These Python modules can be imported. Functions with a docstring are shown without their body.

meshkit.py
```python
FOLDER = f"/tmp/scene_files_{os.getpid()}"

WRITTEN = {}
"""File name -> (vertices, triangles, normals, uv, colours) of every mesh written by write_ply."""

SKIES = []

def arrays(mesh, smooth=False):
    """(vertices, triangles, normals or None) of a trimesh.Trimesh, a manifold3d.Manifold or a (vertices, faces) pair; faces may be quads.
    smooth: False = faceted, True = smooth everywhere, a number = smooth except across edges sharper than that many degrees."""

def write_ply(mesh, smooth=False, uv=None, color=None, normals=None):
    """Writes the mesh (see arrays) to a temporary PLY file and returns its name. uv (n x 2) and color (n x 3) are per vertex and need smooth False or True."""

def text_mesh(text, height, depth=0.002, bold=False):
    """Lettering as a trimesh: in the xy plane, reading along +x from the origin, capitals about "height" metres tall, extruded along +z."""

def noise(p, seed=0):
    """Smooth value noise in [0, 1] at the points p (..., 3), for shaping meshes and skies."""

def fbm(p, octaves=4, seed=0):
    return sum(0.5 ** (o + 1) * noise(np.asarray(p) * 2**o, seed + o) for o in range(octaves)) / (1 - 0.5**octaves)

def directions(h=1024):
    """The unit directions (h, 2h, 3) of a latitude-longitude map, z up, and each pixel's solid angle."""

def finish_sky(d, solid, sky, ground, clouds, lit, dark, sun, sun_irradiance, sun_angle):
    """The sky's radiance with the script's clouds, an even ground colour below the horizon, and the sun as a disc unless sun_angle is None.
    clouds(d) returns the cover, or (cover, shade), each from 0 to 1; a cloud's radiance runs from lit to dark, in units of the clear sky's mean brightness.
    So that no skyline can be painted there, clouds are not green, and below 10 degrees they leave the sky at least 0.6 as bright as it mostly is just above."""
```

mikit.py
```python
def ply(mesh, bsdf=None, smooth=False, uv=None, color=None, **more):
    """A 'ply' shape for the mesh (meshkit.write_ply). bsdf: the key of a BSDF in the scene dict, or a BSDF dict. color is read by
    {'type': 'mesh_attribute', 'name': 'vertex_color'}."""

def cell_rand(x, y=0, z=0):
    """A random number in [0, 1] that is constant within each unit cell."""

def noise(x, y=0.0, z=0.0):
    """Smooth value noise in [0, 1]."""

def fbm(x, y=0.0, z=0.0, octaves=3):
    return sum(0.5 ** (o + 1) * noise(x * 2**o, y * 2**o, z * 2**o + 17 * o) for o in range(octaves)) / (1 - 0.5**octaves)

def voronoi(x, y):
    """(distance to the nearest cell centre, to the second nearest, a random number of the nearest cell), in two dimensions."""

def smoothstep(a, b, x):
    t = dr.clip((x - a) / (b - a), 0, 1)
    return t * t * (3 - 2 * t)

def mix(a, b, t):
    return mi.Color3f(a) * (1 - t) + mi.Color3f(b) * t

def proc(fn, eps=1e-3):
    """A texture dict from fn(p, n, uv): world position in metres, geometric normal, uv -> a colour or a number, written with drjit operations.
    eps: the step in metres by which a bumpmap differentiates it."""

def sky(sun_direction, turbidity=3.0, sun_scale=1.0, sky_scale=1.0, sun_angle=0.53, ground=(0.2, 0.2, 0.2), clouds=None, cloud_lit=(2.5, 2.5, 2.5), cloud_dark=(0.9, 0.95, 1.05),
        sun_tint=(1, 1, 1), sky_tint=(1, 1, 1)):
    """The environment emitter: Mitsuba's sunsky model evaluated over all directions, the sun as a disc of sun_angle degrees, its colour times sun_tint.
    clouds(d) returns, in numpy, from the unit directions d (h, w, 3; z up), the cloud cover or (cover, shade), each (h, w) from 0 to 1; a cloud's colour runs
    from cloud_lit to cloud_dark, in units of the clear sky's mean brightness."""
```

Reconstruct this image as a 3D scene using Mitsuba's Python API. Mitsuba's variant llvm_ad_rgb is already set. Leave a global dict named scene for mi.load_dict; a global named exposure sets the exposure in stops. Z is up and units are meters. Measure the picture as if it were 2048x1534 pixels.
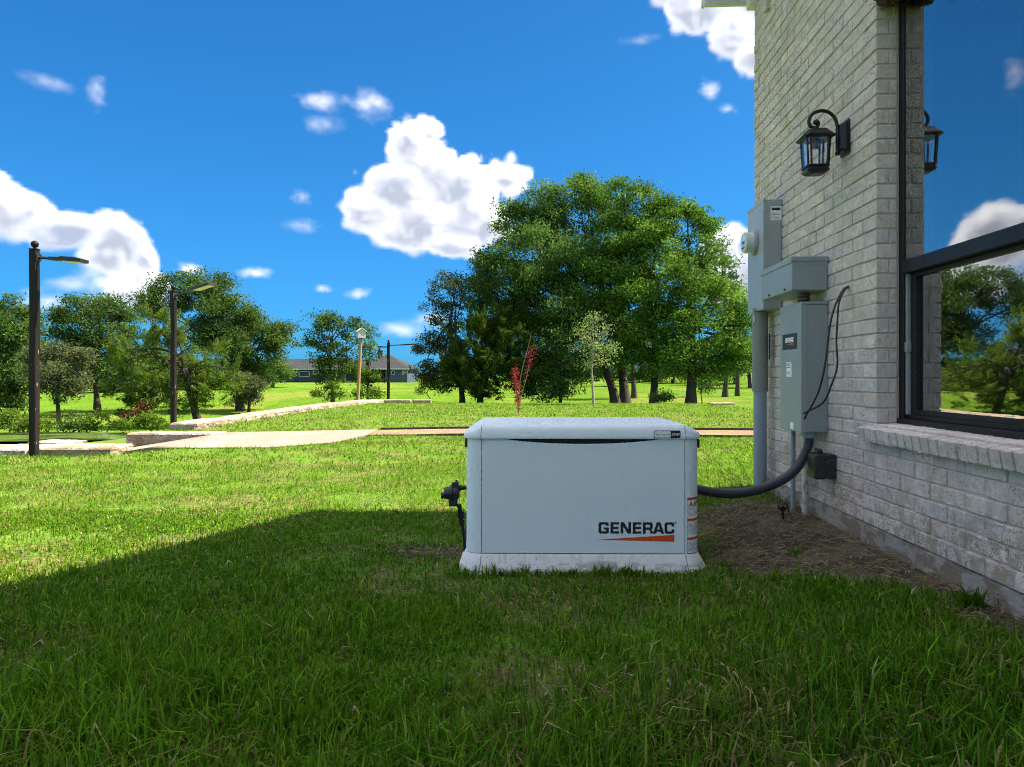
import math
import numpy as np, trimesh, mitsuba as mi, drjit as dr, mikit, meshkit
from shapely.geometry import Polygon, Point, box as sbox, LineString
from shapely import affinity, contains_xy, union_all
from mikit import noise, fbm, voronoi, cell_rand, smoothstep, mix, proc

T = mi.ScalarTransform4f
scene, labels = {'type': 'scene'}, {}
RNG = np.random.default_rng(7)
# ------------------------------------------------------------------ camera, sky, exposure
F, HY, CX, EYE = 1390.0, 752.0, 1024.0, 1.0          # focal length and horizon in photo pixels, eye height in metres
scene['camera'] = {'type': 'perspective', 'fov': math.degrees(2 * math.atan(1024 / F)), 'fov_axis': 'x', 'near_clip': 0.05, 'far_clip': 6000.0,
                   'principal_point_offset_y': 15.0 / 1534,
                   'to_world': T().look_at(origin=[0, 0, EYE], target=[0, 1, EYE], up=[0, 0, 1])}
SUN = np.array([2.912, 0.61, 4.05])
exposure = 3.4

# cumulus: azimuth (right of straight ahead), elevation, half width, half height in degrees, softness, density
CLOUDS = [(-6.6, 16.6, 2.9, 2.6, 1, 1), (-9.6, 14.2, 3.2, 2.6, 1, 1), (-4.0, 15.0, 4.0, 3.0, 1, 1), (-0.6, 15.8, 2.6, 1.7, 1, 1), (-7.5, 11.9, 4.0, 2.1, 1, 1), (-11.6, 12.9, 2.0, 1.7, 1, 1),
          (-3.0, 12.4, 3.4, 2.0, 1, 1), (-8.4, 18.0, 2.0, 2.4, 1, 1), (-6.9, 19.3, 1.5, 1.5, 1, 1), (-5.2, 10.6, 2.0, 1.0, 1, .95),
          (-36, 10.9, 2.6, 1.9, 1.3, .95), (-39, 11.4, 4, 2.1, 1.3, 1), (-33.0, 9.9, 2.6, 1.2, 1.4, .9), (-29.6, 8.7, 2.0, 2.3, 1.1, 1), (-28.5, 6.3, 1.8, 2.0, 1.3, .9), (-30, 6.6, 2.6, 2.0, 1.8, .75),
          (-27.9, 8.2, 1.0, 1.2, 1.1, .95), (-27.2, 6.6, .9, 1.0, 1.2, .9), (-24.9, 7.9, 1.1, .7, 1.5, .95),
          (15.3, 26.8, 2.4, 2.0, 1.1, 1), (17.6, 24.9, 2.0, 1.9, 1.1, 1), (19.6, 23.2, 2.0, 1.6, 1.1, 1), (13.8, 28.6, 2.2, 1.6, 1.2, .95), (18.5, 27.5, 3, 2.5, 1.1, 1), (10.4, 25.4, 1.5, .5, 2, .35),
          (17.6, 9.7, 2.0, 2.0, 1.1, 1), (19.0, 7.9, 1.9, 2.1, 1.1, 1), (16.2, 7.2, 1.6, 1.6, 1.1, .9),
          (-33.6, 19.4, 1.7, .5, 2.2, .35), (-30.8, 19.5, .7, 1.2, 2.2, .45), (-15.4, 20.9, 2.1, .8, 1.8, .6), (-11.6, 20.8, 1.7, 1.3, 1.7, .65), (-15.0, 19.2, 1.6, .6, 2, .4),
          (-16.8, 13.8, .8, .6, 2, .35), (-16.9, 11.7, 1.5, .6, 2.2, .35), (-20.3, 7.9, 1.6, .5, 1.6, .8), (-12.4, 6.6, 1.2, .5, 1.6, .75), (-15.2, 6.9, .7, .35, 1.8, .6), (-32.6, 6.3, 2.0, .6, 1.8, .7),
          (-9.2, 3.8, 2.4, .8, 1.8, .6), (-6.2, 4.6, 1.6, .8, 1.8, .6), (15.9, 21.6, .8, .8, 1.9, .6), (17.2, 20.1, .8, .4, 2, .4), (-34, 5.2, 1.8, .9, 1.6, .7),
          (-46, 12, 5, 3.6, 1.2, 1), (-58, 15, 8, 4.5, 1.2, 1), (-80, 12, 9, 5, 1.2, 1), (40, 11, 6, 3.5, 1.2, 1), (58, 16, 7, 4, 1.2, .9), (110, 20, 12, 7, 1.2, .9), (150, 14, 12, 6, 1.2, 1), (-125, 17, 12, 6, 1.2, 1), (-160, 30, 9, 5, 1.3, .8), (95, 9, 10, 4, 1.2, .9)]


def billow(q, octaves, seed):
    """Rounded heaps with creases between them, 0 to about 1."""
    return sum(.55 ** o * abs(2 * meshkit.noise(q * 2.05 ** o, seed + o) - 1) for o in range(octaves)) * .62


def clouds(d):
    az, el = np.degrees(np.arctan2(d[..., 0], d[..., 1])), np.degrees(np.arcsin(np.clip(d[..., 2], -1, 1)))
    cover, body, shade = np.zeros_like(az), np.zeros_like(az), np.zeros_like(az)
    seed = np.random.default_rng(11)
    field = list(CLOUDS)
    while len(field) < 540:                                    # unseen cumulus added over the rest of the sky to brighten the shade
        a, e = seed.uniform(-180, 180), 5 + 75 * seed.random() ** .85
        if abs(a) < 43 and e < 40 or abs((a - 75) % 360) < 30 and abs(e - 53) < 24:
            continue
        s = seed.uniform(2.2, 7.5) * (.6 + e / 60)
        for q in range(seed.integers(2, 5)):
            field.append((a + seed.normal(0, s * .9) / math.cos(math.radians(e)), e + seed.normal(0, s * .4), s * seed.uniform(.5, 1) / math.cos(math.radians(min(e, 70))), s * seed.uniform(.4, .75), 1.2, 1))
    for k, (a, e, w, h, soft, dens) in enumerate(field):
        x, y = ((az - a + 180) % 360 - 180) / w, (el - e) / h
        near = (abs(x) < 2.1) & (abs(y) < 2.1)
        if not near.any():
            continue
        x, y = x[near], y[near]
        wisp = soft > 1.45
        f = .30 if not wisp and max(w, h) < 5.2 else .75 / max(w, h)
        sc = np.stack([az[near] * f, el[near] * f * 1.2, x * 0 + (k * .9 if wisp else 0)], -1) + 40.0
        if wisp:
            n = meshkit.fbm(sc * [1.6, 2.6, 1], 5, 3) - .5
            r = np.sqrt(x * x + y * y) - 1.5 * n
            c = np.clip((1.05 - r) / 1.0, 0, 1) ** 1.3 * dens * np.clip(.5 + 2.2 * (meshkit.fbm(sc * 4, 4, 5) - .32), .15, 1.1)
            s = .30 + 0 * x
        else:
            def height(q, xx, yy, o):
                bl = billow(q, o, 3)
                rr = np.sqrt(xx * xx + np.where(yy < 0, yy * 1.12, yy) ** 2) - .75 * (bl - .30) - .5 * (meshkit.fbm(q * .55, 3, 8) - .5)
                return rr, np.sqrt(np.clip(1.1 - rr * rr, 0, None)) * .75 + .85 * bl
            r = height(sc, x, y, 5 if k < 60 else 2)[0] + (.10 * (meshkit.fbm(sc * 3.1, 4, 17) - .5) if k < 60 else 0)
            oc = 3 if k < 60 else 1
            _, H0 = height(sc, x, y, oc)
            st = .16 / f
            _, H1 = height(sc + [.16, .25 * 1.2, 0], x + st / w, y + st * 1.5 / h, oc)
            edge = .17 + .26 * np.clip(-y, 0, 1) * soft + .5 * np.clip(meshkit.fbm(sc * .8, 2, 41) - .5, 0, 1)
            c = np.clip((1.05 - r) / edge, 0, 1)
            c = c * c * (3 - 2 * c) * dens
            deep = np.clip((1.05 - r) * 1.5, 0, 1)
            s = np.clip(.86 - .34 * y - .95 * (H0 - H1) + .6 * (meshkit.fbm(sc * .55, 2, 31) - .5), 0, .86) * (.30 + .70 * deep)
        g = c * (1.2 - np.clip(r, 0, 1)) + 1e-6
        m = g / (g + body[near])
        shade[near] = shade[near] * (1 - m) + s * m
        body[near] += g
        cover[near] = 1 - (1 - cover[near]) * (1 - c)
    return cover, np.clip(shade, 0, 1)


scene['sky'] = mikit.sky(SUN, turbidity=3.4, sun_scale=1.06, sky_scale=.46, clouds=clouds, cloud_lit=(5.2, 5.25, 5.4), cloud_dark=(1.2, 1.38, 1.85), sky_tint=(.165, .65, 1.06), ground=(.09, .13, .05))

# ------------------------------------------------------------------ helpers
def put(key, mesh, bsdf, smooth=False, label=None, cat=None, group=None, kind=None, **more):
    k, n = key, 0
    while k in scene:
        n += 1
        k = f'{key}_{n:03d}'
    if isinstance(mesh, dict):
        scene[k] = {**mesh, **more}
    else:
        scene[k] = mikit.ply(mesh, bsdf, smooth=smooth, **more)
    tag(k, label, cat, group, kind)
    return k


def tag(k, label=None, cat=None, group=None, kind=None):
    e = {a: b for a, b in (('label', label), ('category', cat), ('group', group), ('kind', kind)) if b}
    if e:
        labels.setdefault(k, {}).update(e)
    return k


def thing(name, label, cat, group=None):
    k, n = name, 0
    while k in labels:
        n += 1
        k = f'{name}_{n:03d}'
    return tag(k, label, cat, group)


def cat(*ms):
    out = []
    for m in ms:
        out += m if isinstance(m, (list, tuple)) else [m]
    return trimesh.util.concatenate(out)


def tm(v, f):
    return trimesh.Trimesh(np.asarray(v, float), np.asarray(f, int), process=False)


def box(x0, x1, y0, y1, z0, z1, b=0.0):
    """A box; b chamfers every edge (44 triangles)."""
    lo, hi = np.array([x0, y0, z0], float), np.array([x1, y1, z1], float)
    if not b:
        m = trimesh.creation.box((1, 1, 1))
        m.apply_transform(np.diag([*(hi - lo), 1.0]))
        m.apply_translation((lo + hi) / 2)
        return m
    pts = []
    for s in np.ndindex(2, 2, 2):
        for ax in range(3):
            p = np.where(s, hi - b, lo + b)
            p[ax] = (lo, hi)[s[ax]][ax]
            pts.append(p)
    return trimesh.convex.convex_hull(np.array(pts))


def tube(points, radii, sides=8, caps=True):
    p = np.asarray(points, float)
    r = np.broadcast_to(np.asarray(radii, float), (len(p),))
    t = np.gradient(p, axis=0)
    t /= np.linalg.norm(t, axis=1, keepdims=True) + 1e-12
    a = np.cross(t[0], [0, 0, 1.0] if abs(t[0][2]) < .9 else [1.0, 0, 0])
    A = []
    for k in range(len(p)):
        a = a - t[k] * (a @ t[k])
        a /= np.linalg.norm(a) + 1e-12
        A.append(a)
    A = np.array(A)
    B = np.cross(t, A)
    ang = np.arange(sides) * 2 * np.pi / sides
    v = (p[:, None] + r[:, None, None] * (np.cos(ang)[None, :, None] * A[:, None] + np.sin(ang)[None, :, None] * B[:, None])).reshape(-1, 3)
    i, j = np.meshgrid(np.arange(len(p) - 1), np.arange(sides), indexing='ij')
    q = np.stack([i * sides + j, i * sides + (j + 1) % sides, (i + 1) * sides + (j + 1) % sides, (i + 1) * sides + j], -1).reshape(-1, 4)
    f = np.vstack([q[:, [0, 1, 2]], q[:, [0, 2, 3]]])
    if caps:
        n = len(v)
        v = np.vstack([v, p[[0, -1]]])
        j = np.arange(sides)
        f = np.vstack([f, np.stack([j * 0 + n, (j + 1) % sides, j], 1), np.stack([j * 0 + n + 1, (len(p) - 1) * sides + j, (len(p) - 1) * sides + (j + 1) % sides], 1)])
    return tm(v, f)


def spline(pts, n=40):
    from scipy.interpolate import CubicSpline
    p = np.asarray(pts, float)
    s = np.concatenate([[0], np.cumsum(np.linalg.norm(np.diff(p, axis=0), axis=1))])
    return CubicSpline(s, p)(np.linspace(0, s[-1], n))


def lathe(profile, sides=24, at=(0, 0, 0)):
    """profile: (radius, z) pairs from bottom to top."""
    m = tube([(0, 0, z) for _, z in profile], [1] * len(profile), sides, False)
    pr = np.array(profile, float)
    ang = np.arange(sides) * 2 * np.pi / sides
    v = np.stack([pr[:, None, 0] * np.cos(ang), pr[:, None, 0] * np.sin(ang), np.broadcast_to(pr[:, None, 1], (len(pr), sides))], -1).reshape(-1, 3)
    i, j = np.meshgrid(np.arange(len(pr) - 1), np.arange(sides), indexing='ij')
    q = np.stack([i * sides + j, i * sides + (j + 1) % sides, (i + 1) * sides + (j + 1) % sides, (i + 1) * sides + j], -1).reshape(-1, 4)
    f = np.vstack([q[:, [0, 1, 2]], q[:, [0, 2, 3]]])
    n = len(v)
    v = np.vstack([v, [[0, 0, pr[0, 1]], [0, 0, pr[-1, 1]]]])
    j = np.arange(sides)
    f = np.vstack([f, np.stack([j * 0 + n, (j + 1) % sides, j], 1), np.stack([j * 0 + n + 1, (len(pr) - 1) * sides + j, (len(pr) - 1) * sides + (j + 1) % sides], 1)])
    return tm(v + np.asarray(at, float), f)


def extrude(poly, h):
    return cat([trimesh.creation.extrude_polygon(g, h, engine='earcut') for g in getattr(poly, 'geoms', [poly])])


def mat(*cols_t):
    M = np.eye(4)
    for k in range(3):
        M[:3, k] = cols_t[k]
    M[:3, 3] = cols_t[3]
    return M


def moved(m, M):
    m = m.copy()
    m.apply_transform(M)
    return m


def ss(a, b, x):
    t = np.clip((np.asarray(x, float) - a) / (b - a), 0, 1)
    return t * t * (3 - 2 * t)


def at(px, py, D):
    """The point D metres ahead that the photograph shows at (px, py): measuring aid for positions."""
    return np.array([(px - CX) / F * D, D, EYE + (HY - py) / F * D])


# the house stands turned a little against the view: local x points out of its long wall's back, local y runs along the wall
TH = math.radians(2.51)
CT, ST = math.cos(TH), math.sin(TH)
HOUSE = np.array([[CT, ST, 0, 0], [-ST, CT, 0, 0], [0, 0, 1, 0], [0, 0, 0, 1.0]])
HT = T(HOUSE)
XW = 1.70                                                     # the brick face


def H(m):
    return moved(m, HOUSE)


def to_local(x, y):
    return x * CT - y * ST, x * ST + y * CT


def wl(px, py, xl):
    """Local (y, z) of what the photograph shows at (px, py) on the plane local x = xl."""
    yl = xl / math.tan(math.atan((px - CX) / F) - TH)
    D = -xl * ST + yl * CT
    return yl, EYE + (HY - py) / F * D


# ------------------------------------------------------------------ materials
def solid(name, col, rough=.6, **more):
    scene[name] = {'type': 'twosided', 'bsdf': {'type': 'principled', 'base_color': {'type': 'rgb', 'value': list(col)} if not isinstance(col, dict) else col, 'roughness': rough, **more}}
    return name


def bumpy(name, col, bump, rough=.8, scale=.004, **more):
    scene[name] = {'type': 'twosided', 'bsdf': {'type': 'bumpmap', 'arbitrary': bump, 'scale': scale, 'bsdf': {'type': 'principled', 'base_color': col, 'roughness': rough, **more}}}
    return name


COURSE, BL, BD, ZB = .0762, .254, .092, .226                  # brick course, brick pitch, brick depth, top of the foundation
YFAR, YJ = 5.67, 3.624                                        # far corner of the house, far side of the window opening


def f_local(p):
    return p.x * CT - p.y * ST, p.x * ST + p.y * CT, p.z


def f_brick(p, n, uv):
    x, y, z = f_local(p)
    row = dr.floor((z - ZB + .003) / COURSE)
    odd = row - 2 * dr.floor(row / 2)
    col = dr.floor((YFAR - y + odd * BL * .5) / BL)
    r, r2 = cell_rand(row, col, 3), cell_rand(row, col, 8)
    base = mix([.48, .408, .365], [.575, .498, .447], r)
    base = mix(base, [.46, .425, .41], smoothstep(.55, .9, r2) * .8)
    smear = smoothstep(.54, .66, fbm(y * 22 + r * 50, z * 30, x * 22 + r2 * 30, 3)) * smoothstep(.42, .62, noise(y * 7, z * 9, x * 7 + r * 30))
    streak = smoothstep(.58, .72, fbm(y * 110, z * 18, x * 110, 2)) * .55
    c = mix(base, [.68, .615, .56], dr.minimum(smear * .48 + streak * .3, 1))
    pits = smoothstep(.74, .80, noise(y * 170, z * 150, x * 170)) * smoothstep(.35, .6, noise(y * 12, z * 12, x * 12))
    u, w = y, z
    grain = fbm(u * 60, w * 60, x * 60, 3)
    c = c * (.80 + .40 * grain)
    # splashed soil: brown grains on the lowest courses
    soil = smoothstep(.62, .72, noise(y * 160, z * 170, x * 90)) * smoothstep(.75, .26, z + .25 * (noise(y * 3, z * 3) - .5))
    soil = dr.maximum(soil, smoothstep(.50, .62, fbm(y * 22, z * 16, 4, 3)) * smoothstep(.62, .28, z) * .7)
    c = mix(c, [.22, .155, .085], soil * .75)
    algae = smoothstep(.52, .66, fbm(y * 9, z * 5, 2, 3)) * smoothstep(.45, .75, noise(y * 2.3, z * 1.7, 9))
    c = mix(c, [.33, .29, .17], algae * .35)
    return mix(c, [.12, .11, .10], pits * .7)


def f_brick_bump(p, n, uv):
    x, y, z = f_local(p)
    return fbm(y * 36, z * 36, x * 36, 3) - smoothstep(.66, .78, noise(y * 95, z * 95, x * 95)) * .45


bumpy('brick_clay', proc(f_brick), proc(f_brick_bump, 2e-3), .92, .0034, specular=.2)


def f_mortar(p, n, uv):
    x, y, z = f_local(p)
    g = fbm(y * 70, z * 70, x * 70, 3)
    c = mix([.39, .33, .295], [.56, .49, .445], g)
    soil = smoothstep(.45, .62, fbm(y * 26, z * 26, 4, 3)) * smoothstep(.62, .28, z)
    return mix(c, [.20, .14, .08], soil * .55)


bumpy('mortar_sand', proc(f_mortar), proc(lambda p, n, uv: fbm(p.x * 120, p.y * 120, p.z * 120, 3), 1e-3), .95, .003, specular=.1)


def f_found(p, n, uv):
    x, y, z = f_local(p)
    g = fbm(y * 30, z * 90, x * 30, 4)
    c = mix([.20, .18, .155], [.40, .37, .33], g)
    c = mix(c, [.19, .135, .085], smoothstep(.46, .6, fbm(y * 14, z * 22, 8, 3)) * .75)
    return mix(c, [.07, .06, .05], smoothstep(.78, .84, noise(y * 190, z * 190, x * 190)) * .7)


bumpy('foundation_concrete', proc(f_found), proc(lambda p, n, uv: fbm(p.x * 40, p.y * 40, p.z * 220, 3), 2e-3), .95, .01, specular=.1)
solid('trim_cream', (.66, .65, .62), .5)
solid('roof_shingle', proc(lambda p, n, uv: mix([.05, .05, .055], [.12, .11, .11], fbm(p.x * 9, p.y * 9, p.z * 9, 3))), .9)
solid('plaster_dark', (.10, .10, .10), .9)
solid('frame_black', proc(lambda p, n, uv: mix([.006, .006, .008], [.13, .12, .11], smoothstep(.80, .86, noise(p.x * 260, p.y * 260, p.z * 260)) * .4 + .06 * fbm(p.x * 30, p.y * 30, p.z * 30, 2))), .42, specular=.25)
solid('frame_channel', (.28, .28, .28), .4)
solid('iron_black', proc(lambda p, n, uv: mix([.006, .006, .009], [.020, .019, .019], fbm(p.x * 70, p.y * 70, p.z * 70, 2))), .34, specular=.35)
scene['window_glass'] = {'type': 'thindielectric', 'int_ior': 3.0, 'specular_transmittance': {'type': 'rgb', 'value': [.35, .46, .45]}}
scene['clear_glass'] = {'type': 'thindielectric', 'int_ior': 1.5}
scene['dome_glass'] = {'type': 'thindielectric', 'int_ior': 1.6}
# ------------------------------------------------------------------ ground
PATH = Polygon([(-7.4, 10.3), (-4.9, 9.85), (-3.43, 9.9), (-2.7, 10.7), (-2.5, 12.0), (-2.55, 13.25), (-3.6, 12.95), (-5.3, 12.5), (-7.4, 12.5)])
STRIP = Polygon([(-2.6, 12.0), (-.8, 12.0), (9, 11.2), (9, 12.75), (-.92, 13.5), (-2.5, 13.2)])
WALLX = -6.55
GX, GY = .366, 3.585                                            # middle of the generator's front


def vnoise(x, y, s, seed=0):
    return meshkit.fbm(np.stack([x * s, y * s, x * 0 + seed * 1.7], -1), 3, seed)


def path_z(x):
    return -.016 - .16 * np.clip(-5.15 - x, 0, 2)


def gz(x, y):
    x, y = np.asarray(x, float), np.asarray(y, float)
    xl, yl = to_local(x, y)
    z = -.0042 * np.clip(y - 5, 0, 28)
    z = z + .125 * ss(.55, 1.55, xl) * ss(8.5, 5.6, yl) * ss(4.5, 2.5, xl)
    z = z - .014 * ss(1.6, .9, np.hypot(x - GX, (y - GY - .2)))
    z = z + .03 * (vnoise(x, y, .6, 2) - .5) * ss(60, 10, y)
    crest = ss(27.5, 35, y + .06 * x)
    z = z - .5 * crest
    m = ss(WALLX - .1, WALLX - 1.0, x) * ss(9.9, 10.6, y)
    z = z - .24 * ss(-4.4, -6.6, x) * ss(8.5, 10.2, y) * ss(13.2, 12.4, y)
    m = np.maximum(m, crest * ss(2, -7, x))
    basin = -.42 - .85 * ss(0, 9, WALLX - x) * ss(60, 34, y) + .18 * ss(40, 80, y)
    z = z * (1 - m) + basin * m
    z = z + 2.6 * ss(42, 150, y) * ss(-12, 30, x) + .5 * ss(150, 300, np.hypot(x, y))
    z = z + .35 * (vnoise(x, y, .11, 5) - .5) * ss(30, 45, y)
    inpath = contains_xy(PATH.buffer(.02), x.ravel(), y.ravel()).reshape(x.shape)
    return np.where(inpath, np.minimum(z, path_z(x) - .05), z)


def spaced(lo, hi, n, k, c=0.0):
    """n positions from lo to hi, closer together near c."""
    a, b = np.arcsinh((lo - c) * k), np.arcsinh((hi - c) * k)
    return np.sinh(np.linspace(a, b, n)) / k + c


gx, gy = np.meshgrid(spaced(-2600, 2600, 340, .25), spaced(-900, 3200, 380, .16, 8), indexing='xy')
gv = np.stack([gx, gy, gz(gx, gy)], -1).reshape(-1, 3)
i, j = np.meshgrid(np.arange(gx.shape[0] - 1), np.arange(gx.shape[1] - 1), indexing='ij')
nx = gx.shape[1]
gf = np.stack([i * nx + j, i * nx + j + 1, (i + 1) * nx + j + 1, (i + 1) * nx + j], -1).reshape(-1, 4)


def soil_mask(x, y):
    """1 where the ground beside the house is bare."""
    xl, yl = to_local(np.asarray(x, float), np.asarray(y, float))
    n = meshkit.fbm(np.stack([xl * 2.2, yl * 2.2, xl * 0], -1), 4, 4) - .5
    edge = .97 + .52 * ss(3.55, 2.75, yl)
    m = ss(-.12, .12, xl - edge + .9 * n) * ss(2.05, 2.6, yl + .7 * n) * ss(5.15, 4.7, yl + .5 * n)
    spot = ss(.42, .18, np.hypot((x + .38) / 1.0, (y - 3.95) / .55) + .8 * n)          # worn patch by the regulator
    return np.maximum(m, spot)


def f_ground(p, n, uv):
    x, y = p.x, p.y
    xl, yl = x * CT - y * ST, x * ST + y * CT
    far = smoothstep(14, 40, dr.sqrt(x * x + y * y))
    b = fbm(x * 22, y * 22, 3, 4)
    thatch = mix([.045, .040, .018], [.17, .145, .07], b)
    green = mix([.040, .105, .010], [.09, .185, .018], fbm(x * 9, y * 9, 7, 3))
    lawn = mix(thatch, green, .35 + .5 * smoothstep(.4, .62, fbm(x * 3, y * 3, 1, 3)))
    field = mix([.042, .105, .009], [.085, .155, .014], fbm(x * .9, y * .45, 2, 4))
    field = mix(field, [.12, .15, .03], smoothstep(.55, .72, fbm(x * .22, y * .13, 11, 3)) * .7)
    field = field * (.75 + .5 * fbm(x * 5, y * 3, 4, 3))
    c = mix(lawn, field, far)
    k = fbm(xl * 2.4, yl * 2.4, 0, 4) - .5
    edge = .97 + .52 * smoothstep(3.55, 2.75, yl)
    m = smoothstep(-.25, .15, xl - edge + .7 * k) * smoothstep(1.95, 2.6, yl) * smoothstep(5.3, 4.7, yl)
    dirt = mix([.024, .019, .014], [.105, .084, .066], fbm(x * 34, y * 34, 5, 4))
    dirt = mix(dirt, [.15, .12, .09], smoothstep(.58, .7, fbm(x * 3.2, y * 3.2, 9, 3)) * .6)
    return mix(c, dirt, dr.maximum(m, smoothstep(.45, .2, dr.sqrt(dr.square(x + .38) + dr.square((y - 3.95) / .55)) + .6 * k)))


bumpy('earth', proc(f_ground), proc(lambda p, n, uv: fbm(p.x * 30, p.y * 30, p.z * 30, 4), 2e-3), 1.0, .02, specular=.05)
put('ground', tm(gv, np.vstack([gf[:, [0, 1, 2]], gf[:, [0, 2, 3]]])), 'earth', True, kind='structure')
GROUND = None

# concrete path that ramps down between the stone blocks
px_, py_ = np.meshgrid(np.linspace(-7.4, -2.45, 64), np.linspace(10.15, 13.3, 44), indexing='xy')
def sheet(poly, zf, step=.16, lift=.0):
    """A thin slab over poly, its top at zf(x, y)."""
    x0, y0, x1, y1 = poly.bounds
    m = trimesh.creation.extrude_polygon(poly.segmentize(step), .12, engine='earcut')
    m = m.subdivide_to_size(step * 5, max_iter=6)
    v = m.vertices.copy()
    v[:, 2] = v[:, 2] - .12 + zf(v[:, 0], v[:, 1]) + lift
    return tm(v, m.faces)


def f_concrete(p, n, uv):
    g = fbm(p.x * 26, p.y * 26, p.z * 26, 4)
    c = mix([.165, .132, .112], [.215, .178, .156], g)
    c = mix(c, [.42, .34, .25], smoothstep(.60, .74, fbm(p.x * 2.2, p.y * 1.7, 4, 4)) * .55)
    return mix(c, [.18, .14, .10], smoothstep(.80, .86, noise(p.x * 34, p.y * 22, 3)) * .8)


bumpy('path_concrete', proc(f_concrete), proc(lambda p, n, uv: fbm(p.x * 90, p.y * 90, p.z * 90, 3), 1e-3), .9, .002, specular=.2)
put('concrete_path', sheet(PATH, lambda x, y: path_z(x) + 0 * y), 'path_concrete', kind='structure')


def f_strip(p, n, uv):
    g = fbm(p.x * 30, p.y * 30, 2, 4)
    c = mix([.12, .082, .057], [.205, .155, .118], g)
    return mix(c, [.16, .19, .05], smoothstep(.56, .68, fbm(p.x * 2.6, p.y * 5, 6, 4)) * .9)


bumpy('bare_clay', proc(f_strip), proc(lambda p, n, uv: fbm(p.x * 30, p.y * 30, p.z * 30, 4), 2e-3), 1.0, .012, specular=.05)
put('dirt_strip', sheet(STRIP, lambda x, y: gz(x, y) + .012), 'bare_clay', kind='structure')

# pond below the stone wall
pond = Polygon([(-20, 23.8), (-17, 23.2), (-14.6, 23.4), (-13.0, 24.2), (-13.6, 25.2), (-15, 25.9), (-18, 26.2), (-21, 25.5)]).buffer(.8).buffer(-.4)
scene['pond_water'] = {'type': 'principled', 'base_color': proc(lambda p, n, uv: mix([.012, .016, .008], [.06, .10, .02], smoothstep(.42, .52, fbm(p.x * .55, p.y * .9, 3, 4)))), 'roughness': .16, 'specular': .35}
pm = trimesh.creation.extrude_polygon(pond, .02, engine='earcut')
pm.apply_translation((0, 0, -1.16))
put('pond_water_surface', pm, 'pond_water', kind='structure')

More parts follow.
